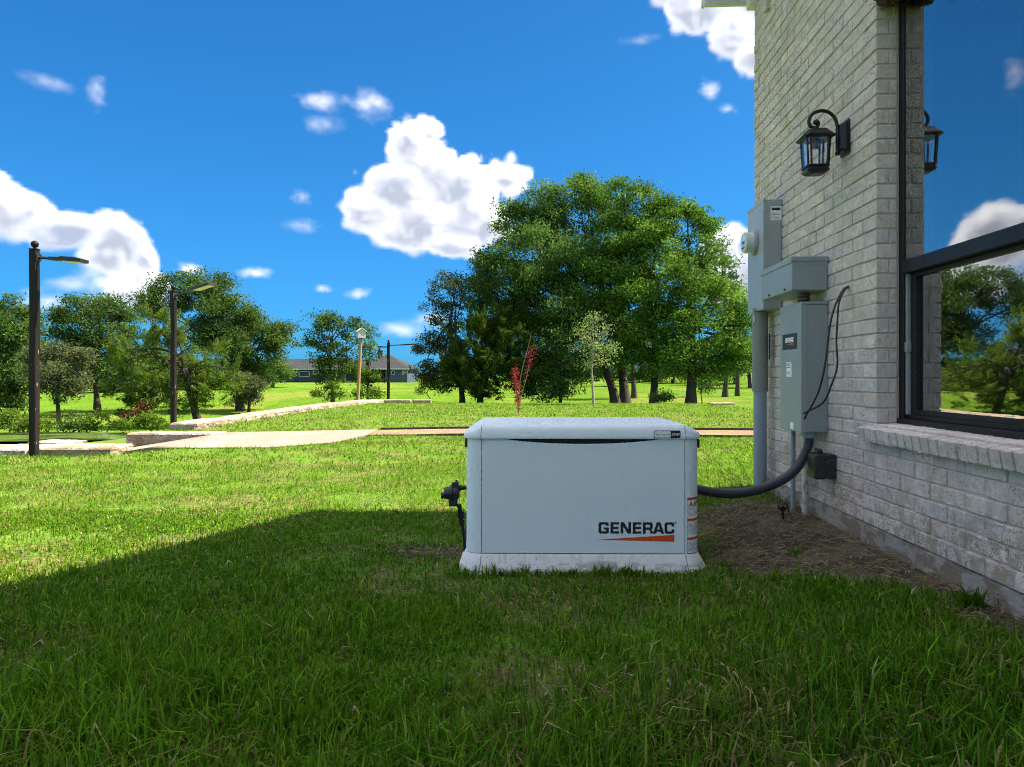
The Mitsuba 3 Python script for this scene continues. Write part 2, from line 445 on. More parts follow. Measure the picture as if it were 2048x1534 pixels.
# ------------------------------------------------------------------ the brick house
house = thing('brick_house', 'house of pale grey brick with a black window on the right', 'house')
ZTOP_EAVE, PITCH, YEAVE = 4.045, .75, 5.80                       # underside of the rake at the far eave, its slope
APEX = .4


def rake(y):
    return ZTOP_EAVE + PITCH * (YEAVE - max(y, 2 * APEX - y))


# courses and openings of the gable wall
WZ0, WZ1, YN = .745, 2.93, .9                                   # window opening
bricks, mortar = [], []
rng = np.random.default_rng(3)


def brick_mesh(l, hh, seed):
    r = np.random.default_rng(seed)
    m = box(0, BD, 0, l, 0, hh, .0035)
    v = m.vertices.copy()
    v += (meshkit.noise(np.c_[v[:, 1:] * 23, v[:, 2:] * 0 + seed]) - .5)[:, None] * np.array([.003, .003, .003])
    v += r.normal(0, .0006, v.shape)
    return tm(v, m.faces)


def variants(l, hh, n=4):
    return [mikit.ply(brick_mesh(l, hh, 10 * k + int(l * 1000)), 'brick_clay', smooth=False) for k in range(n)]


JT = .008
FULL, HALF = variants(BL - JT, COURSE - JT, 6), variants(BL / 2 - JT, COURSE - JT, 3)
CACHE = {}


def piece(l, hh):
    k = (round(l, 3), round(hh, 3))
    if k not in CACHE:
        CACHE[k] = variants(*k, n=1)
    return CACHE[k]


def lay(y0, y1, row):
    """Bricks of one course from y1 (far) down to y0 (near)."""
    z = ZB + row * COURSE + JT / 2
    y = y1 if row % 2 else y1 + BL / 2
    while y - BL < y1 and y > y0:
        a, b = max(y - BL, y0), min(y, y1)
        if b - a > .045:
            l = b - a - JT
            v = FULL if abs(l - (BL - JT)) < 1e-3 else HALF if abs(l - (BL / 2 - JT)) < 1e-3 else piece(l, COURSE - JT)
            bricks.append((v[rng.integers(len(v))], XW + rng.uniform(-.0035, .0025), a + JT / 2, z + rng.uniform(-.0012, .0012)))
        y -= BL
    return


rows = int((4.9 - ZB) / COURSE)
for r in range(rows):
    z = ZB + r * COURSE
    top = YFAR
    if z > ZTOP_EAVE - .25:
        top = min(top, YEAVE - (z + .2 - ZTOP_EAVE) / PITCH)
    if z + COURSE <= WZ0 + .02:
        lay(1.6, top, r)
    elif z < WZ1 - .01:
        lay(YJ, top, r)
    elif z > WZ1 + .20:
        lay(2.4, top, r)
    else:
        lay(YJ - .0, top, r)
for k in range(16):                                             # soldier course over the window
    v = piece(COURSE - JT, .20)
    bricks.append((v[0], XW + rng.uniform(-.003, .003), YJ - (k + 1) * COURSE + JT / 2, WZ1 + .02))


def seen(b):
    c = HOUSE[:3, :3] @ np.array([b[1], b[2] + .1, b[3] + .03])
    u, w = CX + F * c[0] / c[1], HY - F * (c[2] - EYE) / c[1]
    return (u < 2130) and (-60 < w < 1560), 1 / c[1] ** 2


order = sorted(range(len(bricks)), key=lambda k: (not seen(bricks[k])[0], -seen(bricks[k])[1]))
rest = []
for n, k in enumerate(order):
    sh, x, y, z = bricks[k]
    if n < 300:
        put('brick_house__wall__brick', sh, None, to_world=HT @ T().translate([x, y, z]))
    else:
        v, f = meshkit.WRITTEN[sh['filename']][:2]
        rest.append(tm(v + [x, y, z], f))
put('brick_house__wall__upper_brick', H(cat(rest)), 'brick_clay', kind='stuff')
# reveal bricks of the window's far side: every second course is cut in two
for r in range(7, int((WZ1 - ZB) / COURSE) + 1):
    pass
# mortar bed behind the bricks (with the window left open), and the other walls
MX = XW + .0065
wall_poly = Polygon([(YFAR - .004, ZB), (YFAR - .004, 4.3), (APEX, 4.3 + PITCH * (YFAR - APEX)), (2 * APEX - YFAR, 4.3), (2 * APEX - YFAR, ZB)])
opening = Polygon([(YJ + .004, WZ0 - .005), (YJ + .004, WZ1), (YN, WZ1), (YN, WZ0 - .005)])
YZ = mat([0, 1, 0], [0, 0, 1], [1, 0, 0], [0, 0, 0])            # polygon (y, z) extruded along +x
back = moved(extrude(wall_poly.difference(opening), .28), YZ)
back.apply_translation((MX, 0, 0))
put('brick_house__wall', H(back), 'mortar_sand')
put('brick_house__foundation', H(box(XW + .002, 9, 2 * APEX - YFAR, YFAR - .002, -.6, ZB - .004, .004)), 'foundation_concrete')
yb = 2 * APEX - YFAR
put('brick_house__back_wall', H(cat(box(MX + .28, 9, YFAR - .25, YFAR - .004, ZB, 4.3), box(MX + .28, 9, yb, yb + .25, ZB, 4.3))), 'mortar_sand')
# a dark room behind the glass
put('brick_house__room', H(cat(box(5.0, 5.05, YN - 1, YJ + .6, ZB, 3.1), box(MX + .29, 5.0, YJ + .6, YJ + .65, ZB, 3.1), box(MX + .29, 5.0, YN - 1, YN - .95, ZB, 3.1), box(MX + .29, 5.05, YN - 1, YJ + .65, 3.1, 3.15), box(MX + .29, 5.05, YN - 1, YJ + .65, ZB, ZB + .05))), 'plaster_dark')
# roof: two slopes with an overhanging rake, its soffit, fascia and the eave return at the far corner
XR = XW - .388
prof = [(YEAVE, ZTOP_EAVE), (APEX, ZTOP_EAVE + PITCH * (YEAVE - APEX)), (2 * APEX - YEAVE, ZTOP_EAVE)]
up = [(y, z + .2) for y, z in prof[::-1]]
rf = moved(extrude(Polygon(prof + up), 8.0), YZ)
rf.apply_translation((XR + .02, 0, 0))
put('brick_house__roof', H(rf), 'roof_shingle')
fs = moved(extrude(Polygon([(y, z - .012) for y, z in prof] + [(y, z + .212) for y, z in prof[::-1]]), .02), YZ)
fs.apply_translation((XR - .002, 0, 0))
put('brick_house__rake_board', H(fs), 'trim_cream')
put('brick_house__eave_return', H(cat(box(XR - .004, XW + .3, 5.69, 5.725, 4.0, 4.32, .004), box(XW - .055, XW + .04, 5.60, 5.70, 3.95, 4.3, .008))), 'trim_cream')
put('brick_house__frieze_board', H(cat(box(XW - .03, XW - .001, 5.27, 5.35, 3.75, 4.3, .003), box(XW - .03, XW - .001, 4.92, 5.0, 3.80, 4.5, .003))), 'brick_clay')

# window sill of bricks on edge
ys, k = YJ + .085, 0
sv = [mikit.ply(tm(*(lambda m: (m.vertices + np.random.default_rng(q).normal(0, .0009, m.vertices.shape), m.faces))(box(0, .175, 0, .0567, 0, .072, .003))), 'brick_clay') for q in range(5)]
while ys > 1.6 and k < 40:
    tilt = T().translate([XW - .045 + rng.uniform(-.002, .002), ys - .0567, .664 + rng.uniform(-.001, .001)]).rotate([0, 1, 0], -9)
    put('brick_house__window_sill__brick', sv[k % 5], None, to_world=HT @ tilt)
    ys -= .0667
    k += 1
sm = box(0, .165, 0, YJ + .08 - 1.6, .004, .066)
sm.apply_transform(trimesh.transformations.rotation_matrix(math.radians(-9), [0, 1, 0]))
sm.apply_translation((XW - .034, 1.6, .662))
put('brick_house__window_sill', H(sm), 'mortar_sand')
# cut bricks lining the reveal
rv = [mikit.ply(box(0, .062, 0, .05, 0, COURSE - JT, .003), 'brick_clay'), mikit.ply(box(0, .104, 0, .05, 0, COURSE - JT, .003), 'brick_clay'), mikit.ply(box(0, .034, 0, .05, 0, COURSE - JT, .003), 'brick_clay')]
for r in range(7, int((WZ1 - ZB) / COURSE) + 1):
    z = ZB + r * COURSE + JT / 2
    for v, x in (((0, 0), (2, .070)) if r % 2 else ((1, 0),)):
        m = rv[v]
        put('brick_house__window_reveal__brick', m, None, to_world=HT @ T().translate([XW + BD + .004 + x - .096 + .0, YJ - .003 + rng.uniform(-.001, .001), z]))
put('brick_house__window_reveal', H(box(XW + .012, XW + .112, YJ + .0025, YJ + .03, WZ0 - .03, WZ1)), 'mortar_sand')
put('brick_house__window_head', H(cat(box(XW + .01, MX + .2, YN, YJ + .002, WZ1 - .002, WZ1 + .05))), 'frame_black')

# black double-hung window
XG = XW + .112
fy0, fy1, fz0, fz1, zr = YN, YJ, WZ0 + .012, WZ1 - .01, 1.512
fr = cat(box(XG, XG + .09, fy1 - .046, fy1 - .002, fz0, fz1, .003), box(XG, XG + .09, fy0, fy0 + .06, fz0, fz1, .003), box(XG, XG + .09, fy0, fy1, fz1 - .06, fz1, .003), box(XG - .012, XG + .09, fy0, fy1 - .003, fz0, fz0 + .030, .003),
         box(XG + .018, XG + .09, fy0, fy1 - .046, fz0 + .03, fz0 + .052, .002))
put('brick_house__window__frame', H(fr), 'frame_black')
put('brick_house__window__rail', H(box(XG - .006, XG + .07, fy0, fy1 - .046, zr, zr + .067, .004)), 'frame_black')
put('brick_house__window__jamb_channel', H(cat(box(XG + .012, XG + .03, fy1 - .060, fy1 - .046, fz0 + .05, zr, .001), box(XG + .006, XG + .03, fy1 - .068, fy1 - .046, 1.12, 1.17, .002))), 'frame_channel')
y1 = fy1 - .058
sash = cat(box(XG + .03, XG + .07, y1 - .045, y1, fz0 + .05, zr, .003), box(XG + .03, XG + .07, fy0 + .06, y1, fz0 + .05, fz0 + .075, .003), box(XG + .03, XG + .07, fy0 + .06, y1, zr - .02, zr + .0, .003))
put('brick_house__window__lower_sash', H(sash), 'frame_black')
gl = moved(extrude(Polygon([(y1 - .045, fz0 + .075), (y1 - .045, zr - .02), (fy0 + .06, zr - .02), (fy0 + .06, fz0 + .075)]), .001), YZ)


def pane(y0, y1, z0, z1, x):
    return tm([[x, y0, z0], [x, y1, z0], [x, y1, z1], [x, y0, z1]], [[0, 1, 2], [0, 2, 3]])


put('brick_house__window__pane', H(pane(fy0 + .05, y1 - .04, fz0 + .07, zr - .01, XG + .05)), 'window_glass')
put('brick_house__window__pane', H(pane(fy0 + .05, fy1 - .040, zr + .07, fz1 - .05, XG + .008)), 'window_glass')
# mud and twigs of an old nest under the window head
v = trimesh.creation.icosphere(3, .06)
n_ = v.vertices * [1.0, 1.3, .55]
n_ += v.vertex_normals * (.05 * (meshkit.fbm(n_ * 55, 3, 2) - .5))[:, None]
solid('nest_mud', proc(lambda p, n, uv: mix([.02, .016, .012], [.12, .09, .06], fbm(p.x * 90, p.y * 90, p.z * 90, 3))), .95)
tw = [tube(np.array([[0, 0, 0], [.5, .5, .5], [1, 1, 1]]) * d + rng.normal(0, .004, (3, 3)), [.0016, .0012, .0006], 4) for d in rng.normal(0, .075, (26, 3)) * [1, 1.2, .7]]
nk = put('birds_nest', H(cat(tm(n_ + [XW + .03, YJ - .085, WZ1 - .035], v.faces), *[tm(t.vertices + [XW + .03, YJ - .085, WZ1 - .035], t.faces) for t in tw])), 'nest_mud', label='dark ragged mud nest stuck under the top corner of the window', cat='nest')
# ------------------------------------------------------------------ generator
GA = math.radians(-.6)
GEN = np.array([[math.cos(GA), -math.sin(GA), 0, GX], [math.sin(GA), math.cos(GA), 0, GY], [0, 0, 1, 0], [0, 0, 0, 1.0]])
W2, DP, RC, Z0G, ZL = .607, .64, .085, .082, .675               # half width, depth, corner radius, foot of the panels, foot of the lid


def G(m):
    return moved(m, GEN)


def rrect(w2, y0, y1, r, q=10):
    return sbox(-w2 + r, y0 + r, w2 - r, y1 - r).buffer(r, quad_segs=q)


def rings(polys_z, n=None):
    """A closed skin through rounded rectangles (all with the same number of corners) at given heights."""
    P = [np.array(p.exterior.coords)[:-1] for p, _ in polys_z]
    m = len(P[0])
    v = np.vstack([np.c_[p, np.full(m, z)] for p, (_, z) in zip(P, polys_z)])
    i, j = np.meshgrid(np.arange(len(P) - 1), np.arange(m), indexing='ij')
    q = np.stack([i * m + j, i * m + (j + 1) % m, (i + 1) * m + (j + 1) % m, (i + 1) * m + j], -1).reshape(-1, 4)
    q = q[:, ::-1]
    c0, c1 = len(v), len(v) + 1
    v = np.vstack([v, [*P[0].mean(0), polys_z[0][1]], [*P[-1].mean(0), polys_z[-1][1]]])
    j = np.arange(m)
    f = np.vstack([q[:, [0, 1, 2]], q[:, [0, 2, 3]], np.stack([j * 0 + c0, j, (j + 1) % m], 1), np.stack([j * 0 + c1, (len(P) - 1) * m + (j + 1) % m, (len(P) - 1) * m + j], 1)])
    t = tm(v, f)
    t.fix_normals()
    return t


def f_paint(p, n, uv):
    g = fbm(p.x * 260, p.y * 260, p.z * 260, 2)
    c = mix([.68, .755, .79], [.72, .79, .83], g)
    # grass clippings and fly specks
    u, w = p.x * 26 + p.y * 7, p.z * 26 + p.y * 23
    cu, cw = dr.floor(u), dr.floor(w)
    r1, r2, r3, r4 = cell_rand(cu, cw, 1), cell_rand(cu, cw, 2), cell_rand(cu, cw, 3), cell_rand(cu, cw, 4)
    a = r3 * 6.28
    dx, dz = u - cu - .1 - .8 * r1, w - cw - .1 - .8 * r2
    s, t = dx * dr.cos(a) + dz * dr.sin(a), -dx * dr.sin(a) + dz * dr.cos(a)
    on = (r4 < .09) & (dr.abs(s) < .02 + .10 * r1 * r1) & (dr.abs(t) < .012 + .016 * r2)
    return dr.select(on, mi.Color3f(.07, .06, .045), c)


solid('generator_paint', proc(f_paint), .42, specular=.45)


def f_base(p, n, uv):
    g = fbm(p.x * 40, p.y * 40, p.z * 40, 4)
    c = mix([.60, .605, .60], [.68, .68, .67], g)
    c = mix(c, [.42, .42, .43], smoothstep(.50, .62, fbm(p.x * 60, p.y * 30, p.z * 9, 3)) * smoothstep(.45, .6, noise(p.x * 4.5, p.y * 4, p.z * 12)) * .5)
    c = mix(c, [.40, .39, .375], smoothstep(.46, .60, fbm(p.x * 16, p.y * 16, p.z * 26 + 4, 4)) * smoothstep(.052, .03, p.z + .03 * (noise(p.x * 11, p.y * 9, 1) - .5)))
    return mix(c, [.08, .07, .06], smoothstep(.86, .90, noise(p.x * 120, p.y * 120, p.z * 120)) * .7)


bumpy('base_composite', proc(f_base), proc(lambda p, n, uv: fbm(p.x * 140, p.y * 140, p.z * 140, 3), 1e-3), .7, .0015)
solid('seam_black', (.012, .012, .014), .6)
solid('plastic_black', proc(lambda p, n, uv: mix([.008, .008, .009], [.032, .032, .032], fbm(p.x * 60, p.y * 60, p.z * 60, 3))), .4)
solid('print_black', (.012, .012, .016), .45)
solid('print_orange', (.62, .085, .012), .45)
solid('print_white', (.78, .78, .80), .45)
solid('print_yellow', (.72, .52, .03), .45)
solid('print_red', (.52, .07, .025), .45)
solid('print_gray', proc(lambda p, n, uv: mi.Color3f(.20, .21, .24)), .5)

gen = thing('standby_generator', 'pale grey standby generator with rounded lid and orange wedge logo on the lawn', 'generator')
put('standby_generator__base', G(rings([(rrect(W2 + .036, -.05, DP + .05, .12), -.06), (rrect(W2 + .038, -.052, DP + .052, .12), .000), (rrect(W2 + .036, -.050, DP + .050, .118), .018), (rrect(W2 + .004, -.012, DP + .012, .095), Z0G - .006), (rrect(W2 - .004, -.004, DP + .004, .09), Z0G - .001)])), 'base_composite', 50)
put('standby_generator__base_seam', G(cat(*[tube([(x, -.0125, Z0G - .004), (x + s * .005, -.0495, .02), (x + s * .006, -.0525, .0)], .0012, 5) for x, s in ((-.525, -1), (.525, 1))])), 'seam_black')
put('standby_generator__body', G(rings([(rrect(W2, .0, DP, RC), Z0G + .004), (rrect(W2, .0, DP, RC), ZL + .004)]).difference(box(-.526, .526, -.01, .05, Z0G - .01, ZL + .02)) if False else rings([(rrect(W2 - .03, .03, DP - .03, .06), Z0G), (rrect(W2 - .03, .03, DP - .03, .06), ZL)])), 'seam_black', 40)


def shell(poly_line, z0, z1, thick=.02):
    """A bent sheet standing on a plan line."""
    return moved(extrude(poly_line, z1 - z0), mat([1, 0, 0], [0, 1, 0], [0, 0, 1], [0, 0, z0]))


ring = rrect(W2, 0, DP, RC, 12).difference(rrect(W2 - .022, .022, DP - .022, RC - .022, 12))
for s in (-1, 1):                                               # the two end shells wrap round the corners
    half = ring.intersection(sbox(*((-.7, -.1, -.5255, 1) if s < 0 else (.5255, -.1, .7, 1))))
    put('standby_generator__corner_panel', G(shell(half, Z0G + .003, ZL)), 'generator_paint', 30)
put('standby_generator__back_panel', G(box(-.523, .523, DP - .02, DP, Z0G + .003, ZL, .003)), 'generator_paint')
# the front door dips in a shallow arc under the lid
xs = np.linspace(-.522, .522, 61)
dip = .027 * np.clip(1 - (xs / .40) ** 2, 0, None) ** .8
top = np.c_[xs, ZL - .003 - dip]
door = Polygon([(-.522, Z0G + .005), (.522, Z0G + .005), *top[::-1]])
dm = moved(extrude(door, .018), mat([1, 0, 0], [0, 0, 1], [0, -1, 0], [0, .0165, 0]))
lipv = cat(*[tube([(a[0], .004 + .007 * min(1, d / .031), a[1] - .001) for a, d in zip(top, dip)], .0055, 6)])
put('standby_generator__door', G(cat(dm, lipv)), 'generator_paint', 30)
# lid: rounded shoulders, a crowned top and raised end caps
def lid_ring(g, z):
    return (rrect(W2 + g, -g, DP + g, max(RC + g, .02), 10), z)


prof = [(.012, ZL + .001), (.015, ZL + .006), (.014, ZL + .020), (.008, ZL + .045), (.000, ZL + .060), (-.012, ZL + .070), (-.030, ZL + .0755), (-.07, ZL + .079)]
lid = rings([lid_ring(g, z) for g, z in prof] + [(rrect(W2 - .16, .16, DP - .16, .03, 10), ZL + .084)])
v = lid.vertices.copy()
sh_ = v[:, 2] > ZL + .03
v[:, 2] -= np.where(sh_, .030 * ss(.50, .62, abs(v[:, 0])) * ss(ZL + .03, ZL + .06, v[:, 2]), 0)
put('standby_generator__lid', G(tm(v, lid.faces)), 'generator_paint', 35)
put('standby_generator__lid_seam', G(cat(*[tube([(s * .527, -.0150, ZL + .002), (s * .5262, -.0146, ZL + .02), (s * .5245, -.0086, ZL + .045), (s * .523, -.0006, ZL + .0598), (s * .522, .0116, ZL + .0698)], .0011, 5) for s in (-1, 1)])), 'seam_black')
for s in (-1, 1):
    put('standby_generator__latch', G(box(*sorted((s * (W2 - .003), s * (W2 + .007))), .05, .12, ZL - .050, ZL - .006, .002)), 'plastic_black')
put('standby_generator__intake_grille', G(cat(*[box(-W2 - .004, -W2 + .01, .14, .52, z, z + .008) for z in np.arange(.2, .6, .022)])), 'plastic_black')

# lettering
def rr(x0, y0, x1, y1, r):
    return sbox(x0 + r, y0 + r, x1 - r, y1 - r).buffer(r, quad_segs=5)


def letters(word):
    """Wide heavy capitals, one high; returns (polygon, width)."""
    t, ts, x, out = .25, .21, 0.0, []
    for ch in word:
        w = {'G': .95, 'E': .78, 'N': .96, 'R': .90, 'A': 1.04, 'C': .90}[ch]
        if ch in 'GC':
            p = rr(0, 0, w, 1, .22).difference(rr(t, ts, w - t, 1 - ts, .07)).difference(sbox(w - t - .01, .38 if ch == 'C' else .52, w + .1, .64 if ch == 'C' else .68))
            if ch == 'G':
                p = p.union(sbox(.48, .36, w, .54)).union(sbox(w - t, .05, w, .54)).difference(sbox(w - .06, -.1, w + .1, .06))
        elif ch == 'E':
            p = union_all([sbox(0, 0, t, 1), sbox(0, 0, w, ts), sbox(0, 1 - ts, w, 1), sbox(0, .5 - ts / 2, w - .02, .5 + ts / 2)])
        elif ch == 'N':
            p = union_all([sbox(0, 0, t, 1), sbox(w - t, 0, w, 1), Polygon([(0, 1), (.30, 1), (w, 0), (w - .30, 0)])])
        elif ch == 'R':
            p = union_all([sbox(0, 0, t, 1), rr(.1, .34, w, 1, .2).union(sbox(.1, .34, .4, 1)).difference(rr(t, .34 + ts, w - t, 1 - ts, .05)), Polygon([(.42, .40), (.70, .40), (w + .02, .2), (w + .02, 0), (w - t + .02, 0), (w - t + .02, .2), (.62, .30)])])
        else:
            p = Polygon([(0, 0), (.36, 1), (w - .36, 1), (w, 0), (w - .27, 0), (w - .33, .18), (.33, .18), (.27, 0)]).difference(Polygon([(.39, .36), (w - .39, .36), (w / 2, .80)]))
        out.append(affinity.translate(p, x, 0))
        x += w + (.02 if ch in 'RA' else .17 if ch == 'N' else .15)
    return union_all(out), x - .15


word, ww = letters('GENERAC')


def front(poly, depth=.0012, y=-.0018, M=None):
    """A polygon given in (x, z) of the generator's front, raised a little off the door."""
    return extrude(poly, depth), mat([1, 0, 0], [0, 0, 1], [0, -1, 0], [0, y, 0])


def gfront(key, poly, bsdf, y=-.0017):
    m, M = front(poly, .0009, y)
    return put(key, G(moved(m, M)), bsdf)


lx, lz, lw, lh = (1197 - 1166) / F * 3.585, EYE - (1067 - HY) / F * 3.585, 151 / F * 3.585, 23 / F * 3.585
gfront('standby_generator__logo_lettering', affinity.translate(affinity.scale(word, lw / ww, lh, origin=(0, 0)), lx, lz), 'print_black')
wz = EYE - (1083 - HY) / F * 3.585
gfront('standby_generator__logo_wedge', Polygon([(lx, wz + .0095), (lx + lw, wz), (lx + lw, wz + 14 / F * 3.585), (lx, wz + .0105)]), 'print_orange')
rc = Point(lx + lw + .006, lz + lh - .002)
gfront('standby_generator__registered_mark', rc.buffer(.0055).difference(rc.buffer(.0042)).union(sbox(rc.x - .002, rc.y - .0025, rc.x + .002, rc.y + .0025)), 'print_black')
# badge on the lid
bx0, bx1, bz0, bz1 = (1307 - 1166) / F * 3.57, (1360 - 1166) / F * 3.57, EYE - (876 - HY) / F * 3.57, EYE - (861 - HY) / F * 3.57
by = -.0155
gfront('standby_generator__badge', rr(bx0, bz0, bx1, bz1, .006), 'print_black', by)
gfront('standby_generator__badge__white_field', rr(bx0 + .003, bz0 + .003, bx0 + .085, bz1 - .003, .003), 'print_white', by - .0008)


def words(text, h, x, z, y, bsdf, key, bold=False, spread=0.0):
    ms = []
    for ch in ([text] if not spread else text):
        if ch == ' ':
            continue
        m = meshkit.text_mesh(ch, h, .0006, bold)
        ms.append(tm(m.vertices + [x, z, 0], m.faces))
        x += (m.bounds[1][0] if not spread else spread)
    return put(key, G(moved(cat(ms), mat([1, 0, 0], [0, 0, 1], [0, -1, 0], [0, y, 0]))), bsdf)


words('Guardian', .009, bx0 + .010, (bz0 + bz1) / 2 - .0045, by - .0012, 'print_black', 'standby_generator__badge__name_lettering', True, .0088)
words('22kW', .011, bx0 + .0895, (bz0 + bz1) / 2 - .0055, by - .0012, 'print_white', 'standby_generator__badge__power_lettering', True)


# warning label bent round the right front corner
def corner_pt(s, z, off):
    """s metres along the front then round the corner, starting at x = .5255."""
    flat = W2 - RC - .5255
    if s < flat:
        return (.5255 + s, -off, z)
    a = (s - flat) / RC
    return (W2 - RC + (RC + off) * math.sin(a), RC - (RC + off) * math.cos(a), z)


def bent(s0, s1, z0, z1, off):
    n = max(2, int((s1 - s0) / .008) + 1)
    S = np.linspace(s0, s1, n)
    v = np.array([corner_pt(s, z, off) for s in S for z in (z0, z1)])
    i = np.arange(n - 1) * 2
    return tm(v, np.vstack([np.c_[i, i + 2, i + 3], np.c_[i, i + 3, i + 1]]))


lz0, lz1 = EYE - (1107 - HY) / F * 3.585, EYE - (995 - HY) / F * 3.585
LS0, LS1 = .011, .135
put('standby_generator__warning_label', G(bent(LS0, LS1, lz0, lz1, .0006)), 'print_white')
put('standby_generator__warning_label__border', G(cat(bent(LS0, LS0 + .0016, lz0, lz1, .0012), bent(LS0, LS1, lz0, lz0 + .0016, .0012), bent(LS0, LS1, lz1 - .0012, lz1, .0012))), 'print_black')
hd, tri, lines = [], [], []
r_ = np.random.default_rng(5)
tops = [lz1, lz1 - .108, lz1 - .205]
for q, zt in enumerate(tops):
    put('standby_generator__warning_label__red_header', G(bent(LS0 + .0016, LS1, zt - .014, zt - .001, .0010)), 'print_red')
    z = zt - (.046 if q == 0 else .020)
    while z > (tops[q + 1] if q < 2 else lz0) + .009:
        s = LS0 + .006
        while s < LS1 - .012:
            w = r_.uniform(.006, .022)
            lines.append(bent(s, min(s + w, LS1 - .006), z, z + .0024, .0010))
            s += w + .003
            if r_.random() < .07:
                break
        z -= .0062
put('standby_generator__warning_label__small_print', G(cat(lines)), 'print_gray', kind='stuff')
for s in (LS0 + .008, LS0 + .038):
    v = np.array([corner_pt(s, lz1 - .043, .0014), corner_pt(s + .026, lz1 - .043, .0014), corner_pt(s + .013, lz1 - .019, .0014)])
    tri.append(tm(v, [[0, 1, 2]]))
    c = v.mean(0)
    put('standby_generator__warning_label__hazard_triangle', G(tri[-1]), 'print_yellow')
    e = [tube([v[a] - [0, .0002, 0], v[b] - [0, .0002, 0]], .0011, 4) for a, b in ((0, 1), (1, 2), (2, 0))]
    put('standby_generator__warning_label__hazard_outline', G(cat(*e, box(c[0] - .0015, c[0] + .0015, c[1] - .0016, c[1] - .0004, c[2] - .006, c[2] + .006))), 'print_black')
put('standby_generator__warning_label__hazard_ring', G(cat(*[tube([corner_pt(s + .008 + .009 * math.cos(a), lz1 - .031 + .011 * math.sin(a), .0016) for a in np.linspace(0, 6.28, 15)], .0012, 4, False) for s in (LS0 + .066, LS0 + .088)])), 'print_black')

# gas regulator on the generator's left end
thing('gas_regulator', 'black gas regulator on a pipe beside the generator', 'regulator')
def Rg(m):
    return m


rx, ryy = -.285, 3.80                                           # the riser's top
zz = lambda py: EYE - (py - HY) / F * 3.80
X_ = lambda px: (px - CX) / F * 3.80
rb = cat(moved(lathe([(.010, -.052), (.030, -.050), (.036, -.022), (.044, -.018), (.044, -.006), (.036, -.002), (.036, .020), (.028, .032), (.010, .034)], 20), mat([0, 0, -1], [0, 1, 0], [1, 0, 0], [X_(907), ryy, zz(986)])),)
put('gas_regulator__diaphragm_housing', rb, 'plastic_black', 35)
put('gas_regulator__bonnet', cat(box(X_(898), X_(915), ryy - .022, ryy + .022, zz(1012), zz(984), .005), box(X_(904), X_(917), ryy - .016, ryy + .016, zz(978), zz(964), .004), tube([(X_(913), ryy, zz(966)), (X_(913), ryy, zz(960))], .006, 8)), 'plastic_black')
put('gas_regulator__inlet_cap', cat(tube([(X_(905), ryy, zz(991)), (X_(884), ryy, zz(991))], .0135, 14), tube([(X_(886), ryy, zz(991)), (X_(882.5), ryy, zz(991))], .0185, 8)), 'plastic_black', 35)
put('gas_regulator__outlet_pipe', cat(tube([(X_(912), ryy, zz(976)), (X_(935), ryy, zz(975))], .0125, 12), tube([(X_(918), ryy, zz(975.5)), (X_(923), ryy, zz(975.5))], .017, 8)), 'iron_black', 35)
put('gas_regulator__riser', cat(tube([(X_(918), ryy, zz(1008)), (X_(921), ryy, zz(1030))], .0125, 12), tube([(X_(920.5), ryy, zz(1024)), (X_(922), ryy, zz(1036))], .018, 8), tube([(X_(922), ryy, zz(1036)), (X_(923), ryy, zz(1046))], .0115, 10), tube([(X_(923), ryy, zz(1040)), (X_(924), ryy, zz(1050))], .015, 8), tube([(X_(924), ryy, zz(1046)), (X_(929), ryy, zz(1078)), (X_(931), ryy, -.06)], .0085, 10)), 'iron_black', 35)

# ------------------------------------------------------------------ electrical boxes on the brick wall
def f_gray(c0, c1):
    def fn(p, n, uv):
        g = fbm(p.x * 12, p.y * 12, p.z * 7, 3)
        c = mix(c0, c1, g) * (.94 + .12 * noise(p.x * 300, p.y * 300, p.z * 300))
        return mix(c, [.10, .10, .09], smoothstep(.90, .93, noise(p.x * 110, p.y * 110, p.z * 110)) * .7)
    return proc(fn)


solid('enamel_gray', f_gray([.235, .26, .265], [.275, .30, .305]), .38, specular=.5)
solid('meter_gray', f_gray([.27, .29, .31], [.32, .34, .36]), .33, specular=.55)
solid('zinc_dark', (.10, .10, .095), .5, metallic=.4)
solid('pvc_gray', f_gray([.20, .25, .29], [.25, .30, .35]), .45)
solid('pvc_dull', f_gray([.17, .18, .165], [.21, .22, .20]), .5)
solid('pvc_white', proc(lambda p, n, uv: mix([.55, .53, .48], [.30, .27, .22], smoothstep(.5, .7, fbm(p.x * 40, p.y * 40, p.z * 30, 4)))), .5)
solid('hose_gray', (.030, .034, .042), .38)
solid('tag_blue', (.012, .016, .16), .5)
solid('meter_plastic', (.62, .63, .62), .35)


def sheet_box(y0, y1, z0, z1, dep, b=.004):
    return box(XW - dep, XW - .003, y0, y1, z0, z1, b)


